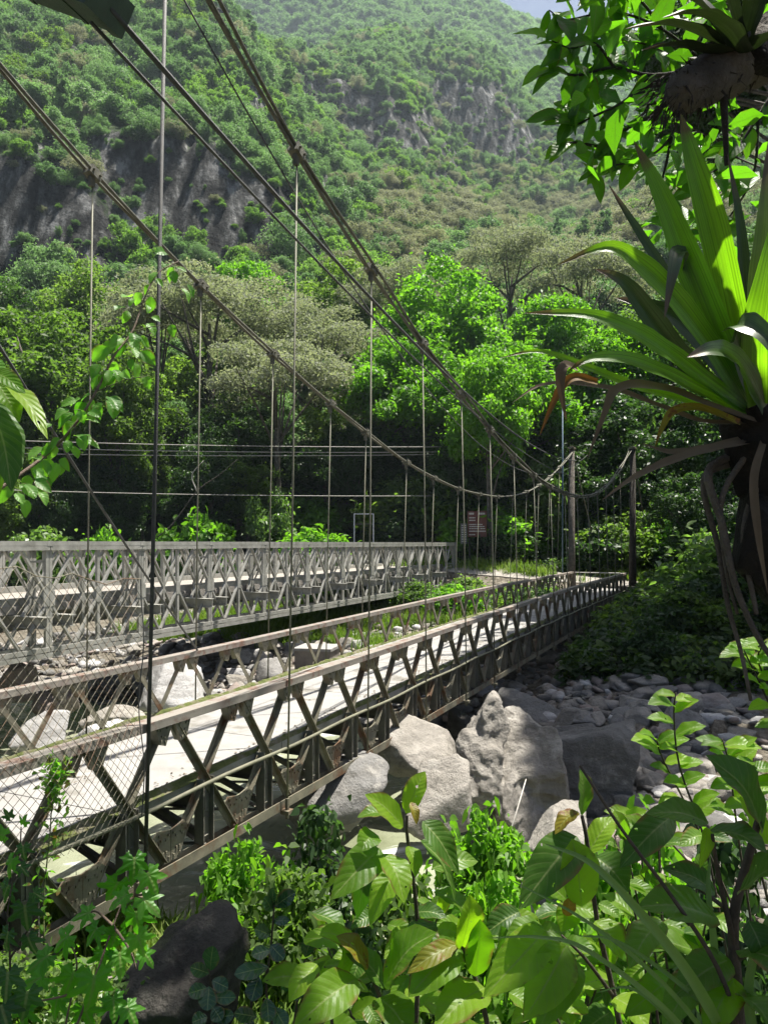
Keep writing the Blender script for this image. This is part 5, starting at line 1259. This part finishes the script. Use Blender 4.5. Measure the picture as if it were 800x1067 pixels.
# ---- the tree at the right edge, its epiphytes and leafy branch
def host_tree():
    T = thing('tree', 'old mossy tree at the right edge carrying the epiphytes, its unseen crown added for shade', 'tree', (1.55, 2.25, gz(1.55, 2.25)))
    stem(T, [Vector((1.55, 2.25, gz(1.55, 2.25) - .3)), Vector((1.5, 2.25, 4.0)), Vector((1.42, 2.25, 5.2)), Vector((1.5, 2.3, 6.6)), Vector((1.6, 2.8, 9)), Vector((1.5, 4, 12))], .17, 'bark_dark', 'trunk', 20, .5)
    o = Vector(T.location)
    # broken mossy branch
    P = [Vector((1.42, 2.25, 5.7))] + ppx([(850, 22, 2.2), (800, 50, 2.15), (750, 76, 2.1), (710, 96, 2.05), (692, 103, 2.05)])
    c = bez(P, 30); m = MB(); rr = [.072 + .008 * math.sin(i * 1.9) + .006 * math.sin(i * 4.1) for i in range(31)]; rr[-6:] = [.066, .06, .05, .038, .026, .012]
    m.tube([p - o for p in c], [q * (1 - .35 * max(0, i - 14) / 16) for i, q in enumerate(rr)], 12); br = link('broken_branch', m.mesh('broken_branch', M['bark'], True), T)
    # shaggy fibres on it
    r = np.random.RandomState(3); V = []; Fc = []
    for k in range(700):
        p = np.array(c[r.randint(8, 31)] - o); d = nrm(r.normal(size=3)); q = p + d * .055; e = q + (d * .5 + np.array([-.4, 0, -.7]) + r.normal(size=3) * .35) * r.uniform(.012, .045); s = nrm(r.normal(size=3)) * .004
        n0 = len(V); V += [q - s, q + s, e + s * .2, e - s * .2]; Fc.append((n0, n0 + 1, n0 + 2, n0 + 3))
    tag(link('fibres', fast_mesh('fibres', V, Fc, M['bark_dark']), br), kind='stuff')
    for pts, w in (([(753, 92, 2.1), (755, 125, 2.1), (757, 172, 2.12)], .012), ([(860, 430, 2.2), (820, 440, 2.15), (790, 446, 2.1)], .06), ([(672, 462, 2.4), (674, 500, 2.4), (678, 548, 2.4)], .006)):
        if w == .006: continue
        stem(T, ppx(pts), w, 'bark_dark', 'branch')
    # leafy clumps added out of the frame, placed to shade chosen foreground spots
    rr_ = np.random.RandomState(15); k = 0
    for (px, py, Y, h, rad, n) in ((265, 1045, 3.2, 8, .42, 240), (310, 1000, 4.4, 9, .6, 300), (200, 990, 4.8, 10, .7, 360), (10, 960, 2.4, 7, .4, 240), (790, 560, 2.2, 5.5, .4, 240)):
        p = np.array(at(px, py, Y) + SUN * (h / SUN.z)) - np.array(o)
        d = nrm(rr_.normal(size=(n, 3))); q = p + d * rad * (rr_.rand(n) ** .4)[:, None] * np.array([1, 1, .6])
        Vv, Ff = leaf_cards(q, nrm(d * .3 + rr_.normal(size=(n, 3)) * .5 + np.array([0, 0, 1])), .17 * rr_.uniform(.7, 1.3, n), rr_, .55, leafy=True)
        link('foliage', fast_mesh('foliage', Vv, Ff, M['leaf_bright']), T)
        m = MB(); m.tube([Vector((1.55, 3.2, 9.9)) - o, Vector((1.55, 3.2, 9.9)).lerp(Vector(p) + o, .5) - o + Vector((0, 0, .8)), Vector(p)], [.06, .035, .012], 6); link('branch', m.mesh('branch', M['bark_dark'], True), T)
host_tree()

def leafy_branch():
    T = thing('leafy_branch', 'leafy branch with sunlit translucent leaves hanging in the top right corner', 'branch', at(830, 60, 4.35))
    tw = [[(830, 60, 4.35), (740, 70, 4.25), (680, 78, 4.15), (640, 70, 4.10), (600, 78, 4.05), (572, 70, 4.05)], [(740, 70, 4.25), (690, 30, 4.20), (640, 12, 4.15), (590, 20, 4.10), (572, 10, 4.10)], [(680, 78, 4.15), (650, 105, 4.10), (620, 120, 4.05), (596, 130, 4.05), (585, 120, 4.05)],
          [(720, 85, 4.25), (690, 115, 4.20), (655, 132, 4.15), (632, 152, 4.15), (600, 148, 4.15), (582, 152, 4.15)], [(720, 85, 4.25), (700, 140, 4.20), (672, 165, 4.20), (640, 172, 4.15), (618, 180, 4.15)], [(640, 70, 4.10), (620, 45, 4.05), (596, 50, 4.05), (575, 42, 4.05)], [(690, 30, 4.20), (660, -5, 4.15), (610, -12, 4.15), (585, -8, 4.15)],
          [(830, 60, 4.35), (790, 120, 4.35), (760, 165, 4.35), (725, 190, 4.35)], [(790, 120, 4.35), (785, 180, 4.40), (760, 225, 4.45), (735, 245, 4.45)], [(740, 70, 4.25), (705, 60, 4.25), (670, 45, 4.20), (640, 40, 4.15)], [(830, 60, 4.35), (800, 20, 4.35), (740, 0, 4.30), (690, -8, 4.25)], [(700, 140, 4.20), (690, 185, 4.25), (675, 215, 4.25)]]
    r = random.Random(12); k = 0
    for i, p in enumerate(tw):
        P = ppx(p); stem(T, P, .014 if i in (0, 3, 7) else .009, 'bark_dark', 'twig', 20, .35); c = bez(P, 24)
        for j in range(6, 25, 2):
            if k >= 99: break
            q = c[j]; d = Vector((r.uniform(-1, .5), r.uniform(-.5, .4), r.uniform(-1.0, .35))).normalized(); l = r.uniform(.14, .225)
            if i in (4, 11): l *= .95
            leaf_at(T, q, q + (d + Vector((-.2, 0, -.35))).normalized() * l, l * r.uniform(.42, .52), 'canopy_leaf', r.uniform(.03, .14), Vector((r.uniform(-.3, .9), -.7, r.uniform(.1, 1.0))).normalized(), k, n=8); k += 1
    # the mass of smaller sprays behind
    rr_ = np.random.RandomState(8); P = []; Nn = []; S = []
    for (x, y, rx, ry, n) in ((625, 40, 55, 45, 90), (690, 20, 70, 40, 110), (650, 110, 50, 38, 70), (640, 160, 40, 26, 45), (720, 150, 70, 60, 80), (770, 200, 50, 80, 80), (600, 90, 30, 30, 30), (770, 20, 60, 50, 70), (690, 210, 50, 40, 40)):
        for _ in range(int(n * .5)):
            a = rr_.uniform(0, 6.28); q = rr_.rand() ** .5; p = at(x + math.cos(a) * rx * q, y + math.sin(a) * ry * q, 4.25 + rr_.normal() * .3)
            P.append(np.array(p - Vector(T.location))); Nn.append(nrm(rr_.normal(size=3) * .7 + np.array([0, -.5, .7]))); S.append(.175 * rr_.uniform(.6, 1.2))
    V, Fc = leaf_cards(np.array(P), np.array(Nn), np.array(S) * .95, rr_, .55, .25, True)
    uv = np.tile(np.array([[.5, 0], [.95, .3], [.92, .66], [.5, 1], [.08, .66], [.05, .3]]), (len(P), 1)); link('foliage', fast_mesh('foliage', V, Fc, M['canopy_leaf'], False, uv), T)
leafy_branch()

def bromeliad():
    T = thing('bromeliad', 'large bromeliad with long arching strap leaves on the tree at the right edge', 'bromeliad', at(795, 430, 2.1))
    o = Vector(T.location)
    L = [  # points (px, py, depth), width px, material, face hint
     ([(784, 420, 2.08), (768, 350, 2.02), (744, 240, 1.95), (722, 165, 1.93), (709, 118, 1.95)], 36, 'strap', (-.5, -.75, .1)),
     ([(782, 425, 2.08), (755, 365, 2.0), (722, 285, 1.93), (690, 205, 1.92), (660, 146, 1.95)], 36, 'strap', (-.5, -.7, .3)),
     ([(778, 425, 2.06), (745, 370, 1.98), (705, 315, 1.9), (665, 275, 1.86), (632, 258, 1.85), (580, 276, 1.86)], 30, 'strap', (-.2, -.6, .75)),
     ([(776, 428, 2.05), (735, 398, 1.95), (695, 368, 1.86), (655, 344, 1.8), (610, 328, 1.76), (545, 326, 1.76)], 27, 'strap', (-.15, -.55, .8)),
     ([(776, 430, 2.05), (730, 408, 1.93), (690, 388, 1.84), (650, 374, 1.78), (615, 374, 1.74), (592, 386, 1.74)], 20, 'strap', (-.1, -.6, .75)),
     ([(776, 430, 2.1), (720, 418, 2.05), (660, 402, 2.0), (600, 378, 1.98), (560, 366, 1.97), (520, 373, 1.97)], 12, 'strap', (0, -.5, .85)),
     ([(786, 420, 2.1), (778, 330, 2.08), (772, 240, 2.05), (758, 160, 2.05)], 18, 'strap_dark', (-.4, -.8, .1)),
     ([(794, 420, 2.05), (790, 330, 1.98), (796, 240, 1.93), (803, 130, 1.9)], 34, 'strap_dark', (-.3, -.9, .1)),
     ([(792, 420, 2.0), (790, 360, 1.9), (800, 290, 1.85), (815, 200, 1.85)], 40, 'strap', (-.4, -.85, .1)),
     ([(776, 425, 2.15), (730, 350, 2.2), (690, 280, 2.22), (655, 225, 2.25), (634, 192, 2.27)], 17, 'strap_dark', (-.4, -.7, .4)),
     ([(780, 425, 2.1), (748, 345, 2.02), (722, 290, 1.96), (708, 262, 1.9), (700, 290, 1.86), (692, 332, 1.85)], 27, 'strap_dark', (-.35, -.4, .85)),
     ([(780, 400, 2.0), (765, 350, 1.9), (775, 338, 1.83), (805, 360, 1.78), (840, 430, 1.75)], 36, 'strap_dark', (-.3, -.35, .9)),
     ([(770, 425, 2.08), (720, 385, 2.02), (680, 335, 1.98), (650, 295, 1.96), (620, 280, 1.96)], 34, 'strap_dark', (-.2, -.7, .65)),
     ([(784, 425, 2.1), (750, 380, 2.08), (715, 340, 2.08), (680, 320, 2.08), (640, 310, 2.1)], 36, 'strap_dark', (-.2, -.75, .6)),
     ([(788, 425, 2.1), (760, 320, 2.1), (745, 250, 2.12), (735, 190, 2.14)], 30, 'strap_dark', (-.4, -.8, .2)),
     ([(795, 425, 2.0), (770, 380, 1.9), (745, 365, 1.82), (715, 372, 1.78)], 34, 'strap_dark', (-.1, -.7, .7)),
     ([(790, 440, 2.05), (745, 425, 1.95), (700, 408, 1.88), (664, 402, 1.84), (640, 408, 1.82), (630, 430, 1.81), (611, 480, 1.8)], 14, 'dry', (-.1, -.6, .75)),
     ([(785, 440, 2.1), (735, 440, 2.0), (690, 425, 1.95), (645, 408, 1.9), (600, 400, 1.88), (562, 402, 1.87), (533, 420, 1.87)], 10, 'dry', (-.05, -.5, .85)),
     ([(622, 398, 1.83), (600, 393, 1.82), (586, 402, 1.82), (574, 425, 1.82), (562, 454, 1.82)], 9, 'dry_orange', (-.2, -.7, .6)),
     ([(600, 384, 1.76), (588, 382, 1.74), (584, 400, 1.74), (590, 440, 1.75)], 11, 'dry', (-.4, -.8, .4)),
     ([(785, 455, 2.1), (740, 468, 2.05), (700, 472, 2.0), (668, 462, 1.98)], 13, 'dry', (-.1, -.6, .8)),
     ([(785, 460, 2.1), (740, 468, 2.0), (700, 480, 1.95), (660, 498, 1.92), (626, 522, 1.92)], 11, 'dry', (-.05, -.6, .8)),
     ([(770, 440, 2.0), (730, 425, 1.93), (702, 428, 1.9), (690, 445, 1.89), (682, 466, 1.89)], 9, 'fg_leaf_yellow', (-.2, -.8, .5)),
     ([(795, 460, 2.05), (785, 500, 1.98), (790, 560, 1.95), (800, 620, 1.95)], 9, 'dry', (-.3, -.9, .1))]
    for i, (p, w, m, h) in enumerate(L):
        me = blade_mesh('leaf', [a - o for a in ppx(p)], w * (.86 if m == 'strap' else .75 if m[:5] == 'strap' else 1) / F * 2.0, m, w_strap, Vector((h[0], -.95, h[2] * .4 if m != 'dry' else h[2])).normalized(), .38, 26, .03, i, 6, 0); link('leaf', me, T)
    # matted base
    P, Fc = rock_shape(77, 4, 12, .2); P = P * np.array([.11, .12, .19]) + np.array([.0, .02, -.05]); link('leaf_base', fast_mesh('leaf_base', P, Fc, M['root'], True), T)
    P, Fc = rock_shape(78, 4, 12, .25); P = P * np.array([.085, .1, .24]) + np.array([.02, .05, -.34]); link('root_mass', fast_mesh('root_mass', P, Fc, M['root'], True), T)
    for p, w in (([(778, 470, 2.15), (738, 490, 2.12), (752, 545, 2.1), (766, 610, 2.1), (790, 665, 2.1), (815, 700, 2.1)], .013), ([(770, 480, 2.15), (733, 500, 2.15), (748, 570, 2.15), (758, 630, 2.15), (772, 680, 2.15), (782, 730, 2.15)], .011), ([(780, 470, 2.1), (752, 520, 2.1), (756, 590, 2.12), (768, 640, 2.12)], .009), ([(790, 500, 2.1), (775, 560, 2.1), (788, 640, 2.1)], .012)):
        stem(T, ppx(p), w, 'bark', 'root', 24, .5)
    # second one, dark, on the broken branch
    T2 = thing('bromeliad', 'dark bromeliad, shade put into its leaf colour, sitting on the broken mossy branch at the top right', 'bromeliad', at(770, 60, 2.1)); o = Vector(T2.location)
    for i, p in enumerate(([(770, 62, 2.1), (735, 40, 2.05), (695, 26, 2.0), (650, 30, 1.98)], [(770, 60, 2.1), (735, 55, 2.02), (700, 48, 1.98), (668, 52, 1.96)], [(772, 55, 2.1), (760, 10, 2.05), (740, -40, 2.0), (715, -70, 2.0)], [(775, 55, 2.1), (790, 0, 2.05), (800, -60, 2.0)], [(770, 60, 2.1), (745, 20, 2.1), (705, -8, 2.1), (660, -15, 2.1)], [(778, 60, 2.08), (800, 40, 2.0), (840, 30, 1.95)], [(765, 62, 2.15), (745, 66, 2.2), (715, 60, 2.25)], [(772, 58, 2.05), (752, 30, 1.95), (722, 15, 1.9), (690, 18, 1.88)])):
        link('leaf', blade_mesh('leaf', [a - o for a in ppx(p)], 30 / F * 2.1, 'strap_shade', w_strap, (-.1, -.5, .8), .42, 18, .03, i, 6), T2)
    P, Fc = rock_shape(79, 4, 12, .25); P = P * np.array([.09, .08, .06]); link('leaf_base', fast_mesh('leaf_base', P, Fc, M['root'], True), T2)
bromeliad()

# ---- bushes of the near bank
for nm, px, yt, wp, Y, lab in (('bush_bright', 262, 872, 110, 7.2, 'bright leafy bush between the footbridge and the dark boulder'), ('bush_dark', 330, 862, 120, 7.6, 'dark leafy bush by the water under the wide grey boulder'), ('bush', 292, 905, 130, 6.0, 'mid green bush just behind the low glossy shrub'),
     ('bush_bright', 497, 838, 72, 8.6, 'bright fresh green bush at the foot of the tall pale boulder'), ('bush_bright', 520, 905, 120, 6.2, 'bright tangled bush behind the middle of the broad-leaved shrub'), ('bush', 430, 925, 130, 5.2, 'mid green bush behind the shoot of the broad-leaved shrub'), ('bush_bright', 600, 930, 120, 5.2, 'light green bush behind the right part of the broad-leaved shrub'), ('bush_bright', 690, 850, 110, 6.2, 'bright bush behind the dark large-leaved plant'),
     ('bush_dark', 750, 900, 130, 5.0, 'dark bush behind the long grass at the right'), ('bush_pale', 110, 1010, 130, 4.4, 'small pale bush behind the lobed vine'), ('bush', 20, 1000, 120, 4.8, 'green bush at the left edge on the sandy bank'), ('bush_dark', 360, 985, 120, 4.0, 'dark bush in the shade at the bottom left of the centre'), ('bush_bright', 560, 985, 120, 3.9, 'light green bush at the bottom right of the centre')):
    tree_px(nm, px, yt, wp, Y, lab, None, 'bush', 'bush')

# ------------------------------------------------------------------ smaller things
def fence():
    T = thing('chain_link_fence', 'sagging chain-link netting along the near end of the footbridge', 'fence', (-6, 0, 0), math.pi / 2 - TH)
    s0, s1 = 4.1, 8.32; y = -.16; h0, h1 = .02, 2.42; d = .098; r = random.Random(1)
    def pos(s, h): return (s, y + .05 * math.sin(s * 2.3 + h) + .03 * math.sin(h * 5 + s), zr(s) - .9 + h + .10 * math.sin(s * 1.3) * h / 2.4 - .04 * math.sin(s * 9) * (h > 2.3))
    m = MB()
    for sg in (1, -1):
        k0 = int((s0 - (h1 if sg > 0 else -h0)) / d) - 2
        k = k0
        while True:
            c = k * d; k += 1
            if (c if sg > 0 else c - h1) > s1 + .1: break
            pts = []
            for i in range(0, 60):
                h = h0 + (h1 - h0) * i / 59; s = c + sg * h * .92
                if s0 <= s <= s1: pts.append(pos(s + .006 * (1 if i % 2 else -1), h))
            if len(pts) > 1: m.tube(pts[::2] + ([pts[-1]] if len(pts) % 2 == 0 else []), .0027, 3, False)
    link('netting', m.mesh('netting', M['steel']), T)
    m = MB()
    m.tube([pos(s0 + (s1 - s0) * i / 20, h1) for i in range(21)], .005, 5); link('top_wire', m.mesh('top_wire', M['steel']), T)
    m = MB(); m.tube([pos(s1, h0 + (h1 - h0) * i / 12) for i in range(13)], .006, 5); link('edge_wire', m.mesh('edge_wire', M['cable_dark']), T)
    V = thing('climber', 'thin sprig climbing up the netting near the left edge', 'plant', at(52, 960, 6.3)); o = Vector(V.location); rr_ = np.random.RandomState(4)
    P = ppx([(46, 985, 6.2), (46, 930, 6.3), (52, 870, 6.4), (55, 820, 6.5), (60, 795, 6.5)]); stem(V, P, .008, 'stem_green'); c = bez(P, 40)
    pp = np.array([np.array(c[i] - o) + rr_.normal(size=3) * .05 for i in list(range(0, 41)) * 3 + list(range(26, 40)) * 9]); vv, ff = leaf_cards(pp, nrm(rr_.normal(size=pp.shape) + np.array([0, -.5, .7])), .07, rr_, .5, leafy=True)
    link('foliage', fast_mesh('foliage', vv, ff, M['vine']), V)
fence()

def roadside():
    # brown information board with pale unreadable lines, small grey board beside it
    c = at(497, 546, 47.2); T = thing('sign_board', 'dark red-brown board with rows of pale lettering on a post by the far road', 'sign', (c.x, c.y, gz(c.x, c.y)), R(-8)); z = c.z - T.location.z
    w, h = 20 / F * 47.2, 27 / F * 47.2
    m = MB(); m.box((0, 0, z), (w, .06, h)); M['board'] = surf('brown_board', [(.3, (.11, .035, .025)), (.7, (.16, .055, .04))], 3, .6, 0, .1); M['letter'] = surf('pale_paint', [(.3, (.5, .47, .42)), (.7, (.62, .6, .55))], 5, .7, 0, 0); link('panel', m.mesh('panel', M['board']), T)
    r = random.Random(3)
    for row, (zz, th, segs) in enumerate(((.40, .13, ((-.42, -.16), (.06, .4))), (.24, .07, ((-.42, -.1),)), (.14, .07, ((-.42, -.08),)), (-.02, .07, ((-.42, -.05), (0, .3))), (-.10, .06, ((-.42, .38),)), (-.18, .06, ((-.42, .1), (.15, .42))), (-.28, .08, ((-.42, .44),)), (-.41, .08, ((-.42, -.1),)))):
        for a, b in segs:
            x = a
            m = MB()
            while x < b - .02:
                l = min(r.uniform(.05, .14), b - x); m.box(((x + l / 2) * w, -.034, z + zz * h), (l * w * .86, .008, th * h * .55)); x += l
            link('lettering', m.mesh('lettering', M['letter']), T)
    for x in (-w * .4, w * .4):
        m = MB(); m.box((x, .06, (z + h / 2) / 2), (.09, .06, z + h / 2 - .05)); link('post', m.mesh('post', M['bark_dark']), T)
    c = at(483, 556, 47); T = thing('notice_board', 'small grey notice board left of the red-brown one', 'sign', (c.x, c.y, gz(c.x, c.y)), R(15)); z = c.z - T.location.z
    m = MB(); m.box((0, 0, z), (.4, .05, 1.25)); M['notice'] = surf('grey_board', [(.3, (.13, .12, .11)), (.7, (.2, .19, .17))], 3, .7, 0, .1); link('panel', m.mesh('panel', M['notice']), T)
    for k in range(8): m = MB(); m.box((0, -.03, z + .5 - k * .14), (.3, .008, .05)); link('lettering', m.mesh('lettering', M['letter']), T)
    m = MB(); m.box((0, .05, z / 2), (.07, .05, z)); link('post', m.mesh('post', M['bark_dark']), T)
    # white metal frame
    c = at(379, 560, 47.4); g = gz(c.x, c.y); T = thing('metal_frame', 'empty white metal sign frame standing above the road bridge', 'frame', (c.x, c.y, g))
    w = 20 / F * 47.4; zt = at(379, 536, 47.4).z - g; zm = at(379, 546, 47.4).z - g; M['white_metal'] = surf('white_metal', [(.3, (.42, .44, .45)), (.7, (.58, .6, .6))], 3, .5, 0, .1)
    for x in (-w / 2, w / 2): m = MB(); m.box((x, 0, zt / 2), (.07, .07, zt)); link('post', m.mesh('post', M['white_metal']), T)
    m = MB(); m.box((0, 0, zt + .03), (w + .07, .07, .06)); link('crossbar', m.mesh('crossbar', M['white_metal']), T)
    m = MB(); m.box((0, 0, zm), (w - .08, .03, .035)); link('crossbar', m.mesh('crossbar', M['notice']), T)
    # blue pole
    c = at(586, 430, 46); g = gz(c.x, c.y); T = thing('pole', 'thin faded blue pole behind the left cable post', 'pole', (c.x, c.y, g)); m = MB(); m.tube([(0, 0, -.2), (0, 0, at(586, 418, 46).z - g)], [.05, .04], 8)
    M['blue'] = surf('faded_blue', [(.3, (.05, .09, .13)), (.7, (.10, .15, .2))], 3, .6, 0, .1); link('shaft', m.mesh('shaft', M['blue'], True), T); m = MB(); z = at(586, 424, 46).z - g; m.tube([(0, 0, z), (.5, -.1, z + .15)], .03, 6); link('bracket', m.mesh('bracket', M['blue']), T)
    # power lines
    for i, (ya, yb, lab) in enumerate(((456, 463, 'topmost pale power line crossing in front of the trees at the left'), (464, 468, 'second pale power line, just below the topmost'), (471, 470, 'third pale power line, just under the second'), (508, 514, 'lowest pale power line, well below the other three'))):
        a = at(-120, ya - 2, 43); b = at(520, yb + 2, 52); m = MB(); m.tube([Vector((0, 0, -.25 * 4 * t * (1 - t))) + (b - a) * t for t in [k / 24 for k in range(25)]], .022, 5)
        tag(link('power_line', m.mesh('power_line', M['cable_light'], True), None, a), lab, 'power line')
    # dead leaning trunk
    a = at(145, 578, 47); T = thing('dead_sapling', 'bare pale leaning stem above the road bridge at the left', 'tree', (a.x, a.y, gz(a.x, a.y)))
    stem(T, [Vector(T.location), a, at(178, 548, 47), at(205, 512, 46.8), at(228, 495, 46.6), at(248, 478, 46.5)], .055, 'bark', 'trunk', 24, .3)
    stem(T, [at(205, 512, 46.8), at(200, 495, 46.7), at(212, 480, 46.6)], .05, 'cable_light', 'branch', 8, .3)
    # concrete block on the gravel
    c = at(326, 702, 24.6); T = thing('concrete_block', 'weathered brown concrete block, its sunlit top coloured paler, on the grass between the bridges', 'block', c, R(-12)); w = 38 / F * 24.6; h = 26 / F * 24.6
    m = MB(); m.box((0, .5, h / 2 - .2), (w, 1.2, h + .25)); link('base', m.mesh('base', M['old_concrete']), T)
    m = MB(); m.box((0, .5, h - .03), (w + .1, 1.3, .09)); link('cap', m.mesh('cap', M['concrete']), T)  # paler cap: the lit top is put into the colour
    # stump and stone at the end of the footbridge
    c = at(634, 572, 49.5); T = thing('tree_stump', 'brown tree stump on the grass beyond the end of the footbridge', 'stump', (c.x, c.y, gz(c.x, c.y)))
    m = MB(); m.tube([(0, 0, -.2), (0, 0, .15), (.02, 0, .6), (.03, 0, .95)], [.75, .62, .5, .46], 12); link('trunk', m.mesh('trunk', M['bark'], True), T)
    m = MB(); m.tube([(.03, 0, .95), (.03, 0, .975)], [.44, .43], 12); link('cut_face', m.mesh('cut_face', M['twig'], False), T)
    # thin stick against the big boulder
    a = at(548, 812, 11.4); b = at(522, 897, 10.8); m = MB(); m.tube([(0, 0, 0), (a - b) * .5 + Vector((.01, 0, .01)), a - b], [.014, .012, .008], 5); tag(link('dry_stick', m.mesh('dry_stick', M['cable_light'], True), None, b), 'thin pale stick leaning on the tall pale boulder', 'stick')
    # far house
    for Y in np.arange(150, 330, 1.0):
        X = (604 - CX) / F * Y; z = gz(X, Y)
        if HY - F * (z - E) / Y < 168: break
    T = thing('house', 'tiny house with a pale tin roof high on the forested slope', 'house', (X, Y, z), R(20))
    m = MB(); m.box((0, 0, 1.3), (5.5, 4, 3.2)); link('wall', m.mesh('wall', M['old_concrete']), T)
    m = MB(); m.prism([(-3.2, -2.6, 2.8), (3.2, -2.6, 2.8), (3.2, 0, 4.3), (-3.2, 0, 4.3)], (0, -1, 1.7), .08); m.prism([(-3.2, 2.6, 2.8), (3.2, 2.6, 2.8), (3.2, 0, 4.3), (-3.2, 0, 4.3)], (0, 1, 1.7), .08); link('roof', m.mesh('roof', M['white_metal']), T)
roadside()
# ------------------------------------------------------------------ light, air, camera
def light():
    w = bpy.data.worlds.new('World'); sc.world = w; w.use_nodes = True; nt = w.node_tree; nt.nodes.clear()
    sky = nt.nodes.new('ShaderNodeTexSky'); sky.sky_type = 'NISHITA'; sky.sun_disc = False
    sky.sun_elevation = EL; sky.sun_rotation = AZ % (2 * math.pi); sky.dust_density = 2.5; sky.air_density = .75; sky.ozone_density = .6
    bg = N(nt, 'ShaderNodeBackground', Strength=.05); out = nt.nodes.new('ShaderNodeOutputWorld')
    nt.links.new(sky.outputs[0], bg.inputs[0]); nt.links.new(bg.outputs[0], out.inputs[0])
    l = bpy.data.lights.new('sun', 'SUN'); l.energy = 5.0; l.angle = R(.5); l.color = (1, .955, .87)
    o = bpy.data.objects.new('sun', l); COL.objects.link(o)
    d = Vector((math.sin(AZ) * math.cos(EL), math.cos(AZ) * math.cos(EL), math.sin(EL)))
    o.rotation_euler = d.to_track_quat('Z', 'Y').to_euler(); o.location = d * 60
light()
def haze():
    m, nt, out = newmat('haze_air')
    v = nt.nodes.new('ShaderNodeVolumePrincipled'); v.inputs['Color'].default_value = (.74, .88, 1, 1); v.inputs['Density'].default_value = HAZE
    v.inputs['Anisotropy'].default_value = .3
    nt.links.new(v.outputs[0], out.inputs['Volume'])
    b = MB(); b.box((0, 495, 285), (2400, 1030, 584)); tag(link('haze', b.mesh('haze', m)), kind='stuff')
HAZE = .00019
haze()
cam = bpy.data.cameras.new('camera'); co = bpy.data.objects.new('camera', cam); COL.objects.link(co)
co.location = (0, 0, E); co.rotation_euler = (math.pi / 2, 0, 0)
cam.sensor_fit = 'HORIZONTAL'; cam.sensor_width = 36; cam.lens = 36
cam.shift_y = (HY - 533.5) / 800; cam.clip_start = .05; cam.clip_end = 6000
sc.camera = co
sc.view_settings.view_transform = 'Standard'; sc.view_settings.look = 'None'; sc.view_settings.gamma = 1; sc.view_settings.exposure = 1.5
sc.render.engine = 'CYCLES'
cy = sc.cycles; cy.max_bounces = 7; cy.diffuse_bounces = 3; cy.glossy_bounces = 2; cy.transmission_bounces = 4; cy.volume_bounces = 0; cy.transparent_max_bounces = 6
cy.use_denoising = True; cy.use_adaptive_sampling = True; cy.adaptive_threshold = .02; cy.caustics_reflective = False; cy.caustics_refractive = False
cy.sample_clamp_indirect = 4
